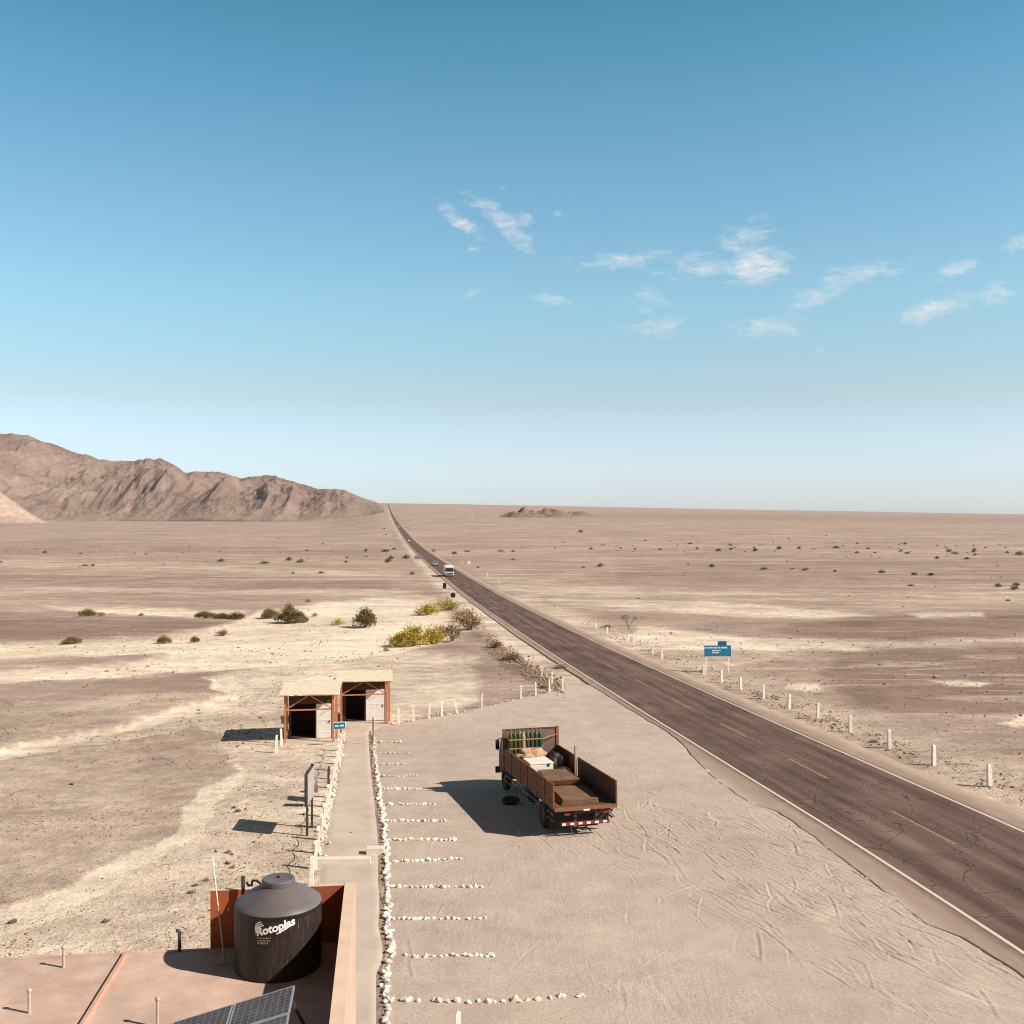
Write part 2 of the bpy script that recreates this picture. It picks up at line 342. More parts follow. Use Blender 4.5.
MAT['hill'] = None
def rock_material(name, c1, c2, c3, sc=1.0):
    m, nt, b = new_mat(name)
    geo = N(nt, 'ShaderNodeNewGeometry')
    def noise(scale, det=8., ro=.62, dist=0.):
        n = N(nt, 'ShaderNodeTexNoise', i_Scale=scale * sc, i_Detail=det, i_Roughness=ro, i_Distortion=dist); L(nt, geo, 'Position', n, 'Vector'); return n
    a = noise(.0016); d = noise(.0095, 10., .72, .4); e = noise(.035, 8., .75)
    r = ramp(nt, [(.38, c1), (.55, c2), (.68, c3)]); L(nt, a, 'Fac', r, 0)
    r2 = ramp(nt, [(.34, (.66, .65, .66)), (.45, (.95, .95, .95)), (.55, (1, 1, 1)), (.68, (1.34, 1.34, 1.30))]); L(nt, d, 'Fac', r2, 0)
    c = mixc(nt, .85, (r, 0), (r2, 0), 'MULTIPLY')
    zs = N(nt, 'ShaderNodeSeparateXYZ'); L(nt, geo, 'Position', zs, 0); zn = math_(nt, 'MULTIPLY_ADD', (a, 'Fac'), 70., -35.); zn = math_(nt, 'ADD', (zn, 0), (zs, 2)); zm = N(nt, 'ShaderNodeMapRange', i_1=38., i_2=-8.); L(nt, zn, 0, zm, 0)
    zm2 = math_(nt, 'MULTIPLY', (zm, 0), .85 if sc == 1 else 0.); c = mixc(nt, (zm2, 0), (c, 2), (.40, .305, .25))
    L(nt, c, 2, b, 'Base Color'); b.inputs['Roughness'].default_value = .97; b.inputs['Specular IOR Level'].default_value = .08
    b1 = N(nt, 'ShaderNodeBump', i_Strength=.8, i_Distance=30. / sc); L(nt, d, 'Fac', b1, 'Height')
    b2 = N(nt, 'ShaderNodeBump', i_Strength=.9, i_Distance=12. / sc); L(nt, e, 'Fac', b2, 'Height'); L(nt, b1, 0, b2, 'Normal'); L(nt, b2, 0, b, 'Normal')
    return m
MAT['mountain'] = rock_material('dry_mountain_rock', (.255, .175, .150), (.325, .232, .196), (.43, .33, .272))
MAT['hill'] = rock_material('low_hill_rock', (.255, .175, .14), (.315, .225, .182), (.46, .36, .29), 2.5)

MAT['white_stone'] = simple('whitewashed_stone', (.78, .71, .62), .9, .18, 2.2, .01, dirt=(.5, .4, .31), dirt_amt=.75)
MAT['white_post'] = simple('whitewashed_post', (.88, .84, .78), .85, .10, 4, dirt=(.45, .35, .27), dirt_amt=.45)
MAT['pebble'] = simple('desert_pebble', (.35, .25, .185), .95, .45, .7, coord='Object')
MAT['pale_rubble'] = simple('pale_broken_stone', (.72, .62, .50), .95, .15, 2)
MAT['brown_rubble'] = simple('brown_earth_clods', (.30, .205, .15), .95, .35, 2)
MAT['dark_rock'] = simple('dark_desert_rock', (.12, .08, .06), .9, .35, 5, .02)
MAT['concrete'] = simple('dusty_concrete', (.52, .425, .345), .95, .12, 1.1, .01, dirt=(.60, .50, .40), dirt_amt=.7)
MAT['beam'] = simple('pale_concrete', (.70, .64, .55), .9, .1, 6, .01)
MAT['rust_wood'] = simple('red_stained_timber', (.42, .17, .09), .8, .3, 5, stretch=(3, 3, .6), dirt=(.62, .42, .30), dirt_amt=.7)
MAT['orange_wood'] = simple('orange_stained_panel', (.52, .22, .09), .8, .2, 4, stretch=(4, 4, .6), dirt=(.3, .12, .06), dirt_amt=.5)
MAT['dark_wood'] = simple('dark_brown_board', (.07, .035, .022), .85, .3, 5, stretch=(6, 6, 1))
MAT['mat_roof'] = simple('faded_reed_roof', (.76, .64, .47), .9, .12, 3, .01, stretch=(8, 1, 1), dirt=(.5, .42, .33), dirt_amt=.4)
MAT['white_door'] = simple('scuffed_white_door', (.76, .75, .73), .6, .08, 4, dirt=(.45, .43, .42), dirt_amt=.5)
MAT['black'] = simple('black_metal', (.02, .018, .018), .6, .2, 8)
MAT['dark_metal'] = simple('dark_metal', (.06, .05, .045), .6, .3, 6, dirt=(.16, .10, .07))
MAT['grey_board'] = simple('weathered_grey_board', (.36, .34, .315), .8, .1, 3, dirt=(.4, .36, .32))
MAT['grey_back'] = simple('grey_sign_back', (.30, .26, .26), .7, .08, 3)
MAT['blue_sign'] = simple('blue_sign_face', (.008, .20, .38), .5, .06, 3)
MAT['blue_dark'] = simple('deep_blue_sign_face', (.006, .13, .28), .5, .06, 3)
MAT['sign_white'] = simple('white_sign_paint', (.92, .92, .90), .5, .05, 3)
MAT['rope'] = simple('thin_rope', (.30, .24, .18), .9, .2, 8)
MAT['roof_paint'] = simple('faded_pink_roof', (.57, .41, .325), .9, .20, 1.3, .006, dirt=(.43, .26, .20), dirt_amt=.8)
MAT['strip'] = simple('roof_joint_mortar', (.55, .33, .24), .85, .12, 4)
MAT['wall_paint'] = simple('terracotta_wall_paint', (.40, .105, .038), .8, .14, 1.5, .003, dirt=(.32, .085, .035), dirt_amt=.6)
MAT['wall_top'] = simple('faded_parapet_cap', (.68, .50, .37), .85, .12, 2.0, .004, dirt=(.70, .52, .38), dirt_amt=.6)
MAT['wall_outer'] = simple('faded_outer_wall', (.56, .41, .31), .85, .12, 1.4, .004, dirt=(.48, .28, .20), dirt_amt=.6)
MAT['pvc'] = simple('dusty_pvc_pipe', (.48, .40, .34), .7, .15, 6)
MAT['steel_pole'] = simple('galvanised_pole', (.42, .36, .30), .55, .15, 6, metal=.3)
MAT['rope_dark'] = simple('black_hose', (.06, .05, .05), .8, .2, 6)
def tank_material():
    m, nt, b = new_mat('weathered_tank_plastic')
    tc = N(nt, 'ShaderNodeTexCoord'); sep = N(nt, 'ShaderNodeSeparateXYZ'); L(nt, tc, 'Object', sep, 0)
    an = math_(nt, 'ARCTAN2', (sep, 1), (sep, 0))
    cb = N(nt, 'ShaderNodeCombineXYZ'); L(nt, an, 0, cb, 0); zz = math_(nt, 'MULTIPLY', (sep, 2), .07); L(nt, zz, 0, cb, 1)
    n1 = N(nt, 'ShaderNodeTexNoise', i_Scale=24., i_Detail=7., i_Roughness=.8); L(nt, cb, 0, n1, 'Vector')
    n3 = N(nt, 'ShaderNodeTexNoise', i_Scale=3., i_Detail=6., i_Roughness=.6); L(nt, tc, 'Object', n3, 'Vector')
    r = ramp(nt, [(.36, (.022, .016, .014)), (.56, (.040, .029, .025)), (.64, (.085, .062, .052)), (.70, (.46, .36, .29))]); L(nt, n1, 'Fac', r, 0)
    r3 = ramp(nt, [(.3, (.75, .72, .70)), (.7, (1.2, 1.2, 1.2))]); L(nt, n3, 'Fac', r3, 0)
    c = mixc(nt, 1., (r, 0), (r3, 0), 'MULTIPLY'); L(nt, c, 2, b, 'Base Color'); b.inputs['Roughness'].default_value = .5
    b.inputs['Specular IOR Level'].default_value = .3
    return m
MAT['tank'] = tank_material()
MAT['tank_top'] = simple('sun_faded_tank_top', (.128, .112, .118), .5, .14, 3, dirt=(.20, .175, .165), dirt_amt=.6)
def panel_mat():
    m, nt, b = new_mat('solar_cells')
    tc = N(nt, 'ShaderNodeTexCoord')
    br = N(nt, 'ShaderNodeTexBrick', i_Scale=1.0); br.offset = 0; br.inputs['Color1'].default_value = (.045, .045, .06, 1); br.inputs['Color2'].default_value = (.055, .052, .065, 1)
    br.inputs['Mortar'].default_value = (.22, .20, .20, 1); br.inputs['Mortar Size'].default_value = .006; br.inputs['Brick Width'].default_value = .105; br.inputs['Row Height'].default_value = .105
    L(nt, tc, 'Object', br, 'Vector')
    n = N(nt, 'ShaderNodeTexNoise', i_Scale=5., i_Detail=5.); L(nt, tc, 'Object', n, 'Vector')
    dr = ramp(nt, [(.35, (.06, .06, .06)), (.7, (.28, .28, .28))]); L(nt, n, 'Fac', dr, 0)
    c = mixc(nt, (dr, 0), (br, 0), (.30, .25, .22)); L(nt, c, 2, b, 'Base Color'); b.inputs['Roughness'].default_value = .55; b.inputs['Specular IOR Level'].default_value = .2
    return m
MAT['cells'] = panel_mat()
MAT['alu'] = simple('aluminium_frame', (.62, .58, .54), .4, .08, 5, metal=.6)
MAT['truck_wood'] = simple('red_brown_plank', (.20, .080, .040), .8, .55, 3.5, .004, stretch=(5, .5, 5), dirt=(.10, .045, .028), dirt_amt=.8)
MAT['truck_wood_in'] = simple('scuffed_plank', (.13, .055, .03), .8, .35, 2.5, .004, stretch=(5, .5, 5), dirt=(.07, .03, .02), dirt_amt=.8)
MAT['truck_red'] = simple('faded_red_steel', (.23, .085, .055), .6, .2, 4, dirt=(.45, .22, .16), dirt_amt=.6)
MAT['truck_trim'] = simple('dull_red_brown_steel', (.20, .075, .04), .7, .25, 4, dirt=(.33, .18, .12), dirt_amt=.5)
MAT['truck_cab'] = simple('dusty_cab_paint', (.04, .034, .031), .6, .2, 3, dirt=(.16, .13, .10), dirt_amt=.4)
MAT['headboard'] = simple('grey_brown_plywood', (.20, .135, .115), .8, .15, 2.5, stretch=(.5, 4, 4), dirt=(.13, .08, .07), dirt_amt=.6)
MAT['floor_wood'] = simple('worn_bed_floor', (.13, .06, .035), .85, .3, 3, stretch=(5, .5, 5), dirt=(.25, .15, .09))
MAT['rust_sheet'] = simple('rusty_sheet', (.205, .118, .066), .8, .30, 2.2, .003, dirt=(.15, .07, .035), dirt_amt=.85)
MAT['tyre'] = simple('dusty_tyre', (.022, .02, .02), .9, .2, 8, dirt=(.12, .09, .07), dirt_amt=.4)
MAT['rim'] = simple('brown_rim', (.14, .08, .05), .6, .2, 5)
MAT['cyl_green'] = simple('green_cylinder_paint', (.050, .062, .030), .45, .2, 4, dirt=(.12, .12, .08), dirt_amt=.5)
MAT['cyl_teal'] = simple('teal_cylinder_paint', (.018, .062, .05), .45, .2, 4, dirt=(.10, .12, .09), dirt_amt=.4)
MAT['cyl_pale'] = simple('pale_cylinder_paint', (.36, .33, .20), .5, .15, 4)
MAT['brass'] = simple('dull_brass', (.35, .25, .10), .45, .15, 6, metal=.7)
MAT['strap'] = simple('orange_strap', (.48, .26, .09), .8, .15, 5)
MAT['white_box'] = simple('white_foam', (.74, .72, .66), .8, .05, 3, dirt=(.66, .62, .55), dirt_amt=.4)
MAT['sack'] = simple('tan_sackcloth', (.48, .32, .215), .95, .2, 6, .02, dirt=(.30, .17, .10), dirt_amt=.6)
MAT['tarp_dark'] = simple('dark_tarpaulin', (.035, .03, .028), .55, .3, 5, .02, dirt=(.20, .16, .13), dirt_amt=.4)
MAT['red_tape'] = simple('red_reflector', (.20, .035, .03), .4, .1, 5)
MAT['white_tape'] = simple('white_reflector', (.85, .82, .76), .35, .05, 5)
MAT['dim_tape'] = simple('dirty_reflector', (.42, .33, .27), .6, .3, 9)
MAT['glass'] = simple('dark_glass', (.03, .035, .04), .12, .1, 3, spec=.6)
MAT['lamp_red'] = simple('red_lamp_lens', (.5, .03, .015), .3, .1, 5)
MAT['headlight'] = simple('headlight_lens', (.8, .8, .75), .15, .05, 5)
MAT['car_white'] = simple('white_car_paint', (.75, .75, .73), .3, .04, 3)
MAT['car_silver'] = simple('silver_car_paint', (.45, .44, .43), .3, .05, 3, metal=.3)
MAT['car_dark'] = simple('dark_car_paint', (.06, .055, .055), .3, .1, 3)
MAT['adobe'] = simple('whitewashed_adobe', (.70, .66, .60), .9, .06, .5)
MAT['cardboard'] = simple('brown_cardboard', (.26, .15, .07), .9, .15, 5)
MAT['twig'] = simple('dry_twig', (.24, .165, .115), .9, .25, 8)
def leaf(name, c1, c2):
    m, nt, b = new_mat(name)
    oi = N(nt, 'ShaderNodeObjectInfo'); geo = N(nt, 'ShaderNodeNewGeometry')
    r = ramp(nt, [(0, c1), (1, c2)]); L(nt, geo, 'Random Per Island', r, 0)
    hv = N(nt, 'ShaderNodeHueSaturation'); v = math_(nt, 'MULTIPLY_ADD', (oi, 'Random'), .4, .8); L(nt, v, 0, hv, 'Value'); L(nt, r, 0, hv, 'Color')
    L(nt, hv, 0, b, 'Base Color'); b.inputs['Roughness'].default_value = .8; b.inputs['Specular IOR Level'].default_value = .2
    return m
MAT['leaf_olive'] = leaf('dusty_olive_leaf', (.135, .108, .045), (.33, .26, .125))
MAT['leaf_yellow'] = leaf('yellow_green_leaf', (.30, .235, .03), (.66, .52, .11))
MAT['leaf_brown'] = leaf('dry_brown_leaf', (.24, .165, .10), (.48, .36, .23))

# ------------------------------------------------------------------ mesh helpers
class MB:
    def __init__(s): s.v = []; s.f = []; s.mi = []; s.m = 0; s.smooth = False
    def add(s, vs, fs, M=None):
        o = len(s.v)
        s.v += [tuple(M @ Vector(v)) if M else tuple(v) for v in vs]
        s.f += [tuple(i + o for i in f) for f in fs]; s.mi += [s.m] * len(fs); return s
    def box(s, x0, x1, y0, y1, z0, z1, M=None, taper=0.0, ch=0.0):
        if ch <= 0:
            t = taper
            vs = [(x0, y0, z0), (x1, y0, z0), (x1, y1, z0), (x0, y1, z0), (x0 + t, y0 + t, z1), (x1 - t, y0 + t, z1), (x1 - t, y1 - t, z1), (x0 + t, y1 - t, z1)]
            return s.add(vs, [(0, 3, 2, 1), (4, 5, 6, 7), (0, 1, 5, 4), (1, 2, 6, 5), (2, 3, 7, 6), (3, 0, 4, 7)], M)
        bm = bmesh.new(); bmesh.ops.create_cube(bm, size=1)
        for v in bm.verts: v.co = Vector(((x0 + x1) / 2 + v.co.x * (x1 - x0), (y0 + y1) / 2 + v.co.y * (y1 - y0), (z0 + z1) / 2 + v.co.z * (z1 - z0)))
        bmesh.ops.bevel(bm, geom=list(bm.edges), offset=ch, segments=2, affect='EDGES', profile=.6)
        bm.verts.index_update(); s.add([v.co for v in bm.verts], [[v.index for v in f.verts] for f in bm.faces], M); bm.free(); return s
    def bar(s, a, b, w, h=None):
        a = Vector(a); b = Vector(b); h = h or w; d = (b - a); Ln = d.length
        q = d.to_track_quat('Z', 'X').to_matrix().to_4x4(); q.translation = a
        return s.box(-w / 2, w / 2, -h / 2, h / 2, 0, Ln, q)
    def lathe(s, prof, n=24, M=None, cap=True):
        vs = []; fs = []
        for r, z in prof:
            for k in range(n):
                a = 2 * math.pi * k / n; vs.append((r * math.cos(a), r * math.sin(a), z))
        for i in range(len(prof) - 1):
            for k in range(n): fs.append((i * n + k, i * n + (k + 1) % n, (i + 1) * n + (k + 1) % n, (i + 1) * n + k))
        if cap: fs.append(tuple(range(n - 1, -1, -1))); fs.append(tuple((len(prof) - 1) * n + k for k in range(n)))
        return s.add(vs, fs, M)
    def tube(s, pts, r, n=8, r2=None):
        pts = [Vector(p) for p in pts]; vs = []; fs = []; N_ = len(pts)
        for i, p in enumerate(pts):
            d = (pts[min(i + 1, N_ - 1)] - pts[max(i - 1, 0)]).normalized(); q = d.to_track_quat('Z', 'X')
            rr = r if r2 is None else r + (r2 - r) * i / (N_ - 1)
            for k in range(n):
                a = 2 * math.pi * k / n; vs.append(p + q @ Vector((rr * math.cos(a), rr * math.sin(a), 0)))
        for i in range(N_ - 1):
            for k in range(n): fs.append((i * n + k, i * n + (k + 1) % n, (i + 1) * n + (k + 1) % n, (i + 1) * n + k))
        fs.append(tuple(range(n - 1, -1, -1))); fs.append(tuple((N_ - 1) * n + k for k in range(n)))
        return s.add(vs, fs)
    def mesh(s, name, mats, smooth=False):
        me = bpy.data.meshes.new(name); me.from_pydata([tuple(v) for v in s.v], [], s.f)
        for m in (mats if isinstance(mats, (list, tuple)) else [mats]): me.materials.append(m)
        if max(s.mi, default=0) > 0: me.polygons.foreach_set('material_index', s.mi)
        if smooth or s.smooth:
            me.polygons.foreach_set('use_smooth', [True] * len(me.polygons)); me.set_sharp_from_angle(angle=R(35))
        me.update(); return me
    def build(s, name, mats, parent=None, smooth=False, loc=None, rz=0):
        o = bpy.data.objects.new(name, s.mesh(name, mats, smooth)); COL.objects.link(o)
        if parent: o.parent = parent
        if loc is not None: o.location = loc
        o.rotation_euler.z = rz
        return o
def tag(o, label=None, cat=None, group=None, kind=None):
    if label: o['label'] = label
    if cat: o['category'] = cat
    if group: o['group'] = group
    if kind: o['kind'] = kind
    return o
def empty(name, loc, rz=0, **kw):
    o = bpy.data.objects.new(name, None); o.location = loc; o.rotation_euler.z = rz; o.empty_display_size = .3; COL.objects.link(o)
    return tag(o, **kw)
KIDS = {}
def copy_tree(o, parent=None):
    c = o.copy(); COL.objects.link(c); c.parent = parent
    for ch in [x for x in bpy.data.objects if x.parent == o]: copy_tree(ch, c)
    return c
ORD = ['first', 'second', 'third', 'fourth', 'fifth', 'sixth', 'seventh', 'eighth', 'ninth', 'tenth', 'eleventh', 'twelfth', 'thirteenth', 'fourteenth', 'fifteenth', 'sixteenth']

def grid_object(name, V, nr, nc, mat, wrap=False, attrs=None, smooth=True, uv=None):
    i = np.arange(nr - 1)[:, None]; j = np.arange(nc if wrap else nc - 1)[None, :]
    j2 = (j + 1) % nc
    q = np.stack([i * nc + j, i * nc + j2, (i + 1) * nc + j2, (i + 1) * nc + j], -1).reshape(-1, 4)
    me = bpy.data.meshes.new(name)
    me.vertices.add(len(V)); me.vertices.foreach_set('co', V.astype(np.float32).ravel())
    me.loops.add(q.size); me.loops.foreach_set('vertex_index', q.astype(np.int32).ravel())
    me.polygons.add(len(q)); me.polygons.foreach_set('loop_start', np.arange(0, q.size, 4, dtype=np.int32))
    me.update(calc_edges=True)
    if smooth: me.polygons.foreach_set('use_smooth', np.ones(len(q), bool))
    for k, a in (attrs or {}).items():
        at = me.attributes.new(k, 'FLOAT', 'POINT'); at.data.foreach_set('value', a.astype(np.float32).ravel())
    if uv is not None:
        ul = me.uv_layers.new(name='UVMap'); ul.data.foreach_set('uv', uv[q.ravel()].astype(np.float32).ravel())
    me.materials.append(mat); me.update()
    o = bpy.data.objects.new(name, me); COL.objects.link(o); return o

# ------------------------------------------------------------------ ground
def build_ground():
    radii = [4.0]
    while radii[-1] < 11500: radii.append(radii[-1] * (1.0115 if 18 < radii[-1] < 1500 else 1.03))
    r = np.array(radii)
    af = np.linspace(-R(33), R(33), 560)
    side = R(33) + (np.linspace(0, 1, 50)[1:] ** 1.5) * (math.pi - R(33))
    ang = np.concatenate([-side[::-1][1:], af, side])   # closes at +pi (left out at -pi)
    rr, aa = np.meshgrid(r, ang, indexing='ij')
    X = rr * np.sin(aa); Y = rr * np.cos(aa)
    Z = base_z(X, Y) + relief(X, Y)
    # sides and rear: level plain at the near height
    back = sstep(R(60), R(100), np.abs(aa))
    Z = Z * (1 - back) + (float(base_z(0., 8.)) + relief(X, Y) * .3) * back
    dr = X - road_x(Y)
    w = 1 - sstep(5.6, 7.4, np.abs(dr)); Z = Z - .03 * w
    pale = _field(X, Y, WASH); dark = _field(X, Y, DARKS) * (Y > 19)
    verge = .38 * (1 - sstep(8, 12 + 3 * fbm(X / 3, Y / 3, 2, 5), dr)) * sstep(3, 5, dr) * (Y < 220)
    vergel = .62 * (1 - sstep(6, 10, -dr)) * sstep(3, 4, -dr) * sstep(75, 100, Y)
    pale = np.maximum(pale, np.maximum(verge, vergel) * (1 - .5 * sstep(300, 900, Y)))
    dd = _field(X, Y, [(1.0, 1.6, [(486, 636), (500, 643), (522, 658), (546, 674), (560, 684), (566, 690), (545, 690), (522, 680), (500, 664), (485, 648)])]) * (Y > 60)
    pale = pale * (1 - dd); dark = np.maximum(dark, dd)
    far = sstep(90, 240, Y) * (1 - .35 * sstep(2000, 6000, Y))
    V = np.stack([X, Y, Z], -1).reshape(-1, 3)
    # centre cap
    o = grid_object('ground', V, len(r), len(ang), MAT['ground'], wrap=True, attrs={'pale': pale, 'dark': dark, 'far': far})
    tag(o, kind='structure')
    return o
build_ground()

# ------------------------------------------------------------------ road
EDGE_PX = [(675.5, 738.5), (709.5, 774.8), (745.8, 802), (777.5, 813), (813.7, 838), (850, 867.6), (886, 894.8), (922.5, 924), (960, 938), (1000, 962)]
_e = [P(*p) for p in EDGE_PX]
_ey = [v.y for v in _e][::-1]; _ed = [v.x - float(road_x(v.y)) for v in _e][::-1]
def left_edge(Y):
    d = np.interp(Y, [0, 18] + _ey + [85, 120, 9200], [-4.6, -4.6] + _ed + [-4.3, -4.5, -4.6])
    n = (fbm(Y * .9, Y * 0 + 3.3, 4, 77) - .47) * .22 + (fbm(Y * .18, Y * 0 + 9.3, 2, 5) - .37) * .2
    return np.minimum(d + n, -3.72)
def road_z(X, Y): return base_z(X, Y) + .035
def road_rows():
    ys = [-30.0]
    while ys[-1] < 9050:
        y = ys[-1]; ys.append(y + (1.0 if y < 18 else .12 if y < 75 else y * .012))
    return np.array(ys)
def build_road():
    Y = road_rows(); n = len(Y)
    le = left_edge(Y); re = 5.35 + (fbm(Y * .5, Y * 0 + 1.7, 4, 21) - .47) * .35
    cols = [le - .03, le, le + .1, -3.45 + 0 * Y] + [0 * Y + t for t in np.linspace(-3, 3, 7)] + [3.45 + 0 * Y, 4.3 + 0 * Y, re, re + .05]
    D = np.stack(cols, 1); X = road_x(Y)[:, None] + D; YY = np.repeat(Y[:, None], D.shape[1], 1)
    Z = road_z(X, YY) + .05 * (1 - np.clip(np.abs(D) / 5, 0, 1) ** 2)
    Z[:, 0] -= .12; Z[:, -1] -= .12
    V = np.stack([X, YY, Z], -1).reshape(-1, 3); uv = np.stack([D, YY], -1).reshape(-1, 2)
    tag(grid_object('road', V, n, D.shape[1], MAT['asphalt'], uv=uv), kind='structure')
    def line(name, d0, d1, spans, mat):
        vs = []; fs = []
        for a, b in spans:
            yy = Y[(Y > a) & (Y < b)]; yy = np.concatenate([[a], yy, [b]])
            for i, y in enumerate(yy):
                w = 1 + max(0, y - 400) / 4000
                for d in (d0, d1):
                    dm = (d0 + d1) / 2 + (d - (d0 + d1) / 2) * w
                    x = float(road_x(y)) + dm
                    z = float(road_z(x, y)) + .05 * (1 - (abs(dm) / 5) ** 2) + .006 + y * 2e-5
                    vs.append((x, y, z))
                if i: o = len(vs) - 4; fs.append((o, o + 1, o + 3, o + 2))
        mb = MB(); mb.add(vs, fs); tag(mb.build(name, mat), kind='structure')
    line('road_edge_line', -3.58, -3.45, [(-25, 8900)], MAT['white_line'])
    line('road_edge_line', 3.45, 3.58, [(-25, 8900)], MAT['white_line'])
    sp = []; y = 48.6 - 10.9 * 5
    while y < 1500: sp.append((y, y + 4.7)); y += 10.9
    line('road_centre_dashes', -.05, .06, sp, MAT['yellow_line'])
build_road()

# ------------------------------------------------------------------ parking lot (packed dirt with wheel tracks)
LINE_PX = [(372, 728), (373.5, 745), (375.5, 765), (379, 790), (382.5, 815), (386, 845), (387, 883), (388, 910), (387, 925), (392, 946), (392, 961), (386, 973), (386.5, 989), (387, 1024), (387, 1090)]
_ln = [P(*p) for p in LINE_PX]
_lx = lambda Y: np.interp(Y, [v.y for v in _ln][::-1], [v.x for v in _ln][::-1])
FENCE_PX = [(386, 726), (398, 724.5), (413.5, 721.5), (429, 718.6), (442, 716.3), (457, 713.7), (482, 708), (521, 699), (536, 696), (549.5, 692), (562.6, 691)]
_fn = [P(*p) for p in FENCE_PX]
def build_lot():
    Y = np.concatenate([np.arange(12, 24, .3), np.arange(24, 52, .045), np.arange(52, 83, .11)])
    fy = [v.y for v in _fn]; fx = [v.x for v in _fn]
    XL = np.where(Y < fy[0] - 3, _lx(Y) , 0)
    k = np.clip((Y - (fy[0] - 3)) / 3, 0, 1)
    XL = np.where(Y < fy[0] - 3, _lx(Y), np.where(Y < fy[0], _lx(Y) * (1 - k) + fx[0] * k, np.interp(Y, fy, fx)))
    XL = XL + .1 * np.sin(Y * 1.3) - .1
    XR = road_x(Y) + left_edge(Y) + .35
    XR = np.maximum(XR, XL + .02)
    S = np.linspace(0, 1, 560)
    X = XL[:, None] + (XR - XL)[:, None] * S[None]; YY = np.repeat(Y[:, None], len(S), 1)
    H = np.zeros_like(X); T = np.zeros_like(X)
    rng = np.random.default_rng(5)
    NT = 1150
    for i in range(NT):
        long_ = i < 60
        rad = rng.choice([1, -1]) * (rng.uniform(8, 60) if long_ else rng.uniform(1.2, 25))
        q = rng.random()
        if q < .72:
            t_ = rng.random(); px = 4.5 + 9.5 * t_ + rng.normal(0, 2.3); py = 42 - 14 * t_ + rng.normal(0, 3.6); th = R(rng.normal(30, 20)) + math.pi / 2
        elif q < .9: px, py = rng.uniform(-3, 14), rng.uniform(24, 42); th = rng.uniform(0, math.pi)
        else: px, py = rng.uniform(-4, 8), rng.uniform(42, 72); th = R(rng.normal(40, 20)) + math.pi / 2
        ln = rng.uniform(3, 9) if long_ else rng.uniform(.35, 2.4)
        A = rng.uniform(.004, .009) if long_ else rng.uniform(.005, .018) * (.45 if q >= .72 else 1); wd = rng.uniform(.05, .08) if long_ else rng.uniform(.035, .06)
        pair = long_ and rng.random() < .5
        m0 = np.searchsorted(Y, py - ln / 2 - 1.8); m1 = np.searchsorted(Y, py + ln / 2 + 1.8)
        if m1 - m0 < 3: continue
        Xs = X[m0:m1]; Ys = YY[m0:m1]
        cx_, cy_ = px - math.sin(th) * rad, py + math.cos(th) * rad
        dx = Xs - cx_; dy = Ys - cy_; rr = np.hypot(dx, dy)
        ang0 = math.atan2(py - cy_, px - cx_); da = (np.arctan2(dy, dx) - ang0 + math.pi) % (2 * math.pi) - math.pi
        al = da * abs(rad); taper = np.clip((ln / 2 - np.abs(al)) / (.25 * ln), 0, 1) ** .7
        rip = .7 + .3 * np.sin(al * 2 * math.pi / .2 + i)
        for off in ([0, 1.55] if pair else [0]):
            d = rr - abs(rad) - off; near = (np.abs(d) < .4) & (taper > 0)
            h = np.where(near, -A * np.exp(-(d / wd) ** 2) * rip + .9 * A * np.exp(-((d - 1.7 * wd) / (.7 * wd)) ** 2), 0)
            H[m0:m1] += h * taper
            if i % 230 == 70: T[m0:m1] = np.maximum(T[m0:m1], np.where(near, np.exp(-(d / .12) ** 4), 0) * taper * .5)
    H += (fbm(X / 1.1, YY / 1.1, 3, 31) - .44) * .03
    patch = np.exp(-(((X - 8.6) / 1.3) ** 2 + ((YY - 30.5) / .9) ** 2)) * .5 * sstep(.4, .6, fbm(X * 2, YY * 2, 3, 3))
    T = np.maximum(T, patch)
    e = np.minimum(np.minimum(S[None] * (XR - XL)[:, None] / .5, 1), 1)
    Z = base_z(X, YY) + .012 + .02 * e + H
    tag(grid_object('parking_lot', np.stack([X, YY, Z], -1).reshape(-1, 3), len(Y), len(S), MAT['lot'], attrs={'track': T}), kind='structure')
build_lot()

# concrete footpath from the building to the shelters
def build_path():
    Y = np.arange(14, 66, .4); PL = [(345, 716), (343, 745), (337, 770), (331, 800), (326, 825), (320, 858), (317, 880), (350, 1100)]
    pv = [P(*p) for p in PL]
    XL = np.interp(Y, [v.y for v in pv][::-1], [v.x for v in pv][::-1]); XL = np.where(Y < 33, -5.55 + .12*(33-Y), XL)
    XR = np.where(Y < 62, _lx(Y) - .18, _lx(Y))
    XL = np.minimum(XL, XR - .3)
    S = np.linspace(0, 1, 12); X = XL[:, None] + (XR - XL)[:, None] * S; YY = np.repeat(Y[:, None], 12, 1)
    Z = base_z(X, YY) + .022 + (fbm(X, YY, 3, 4) - .4) * .012; Z[:, 0] -= .05; Z[:, -1] -= .05
    tag(grid_object('path', np.stack([X, YY, Z], -1).reshape(-1, 3), len(Y), 12, MAT['concrete']), kind='structure')
build_path()

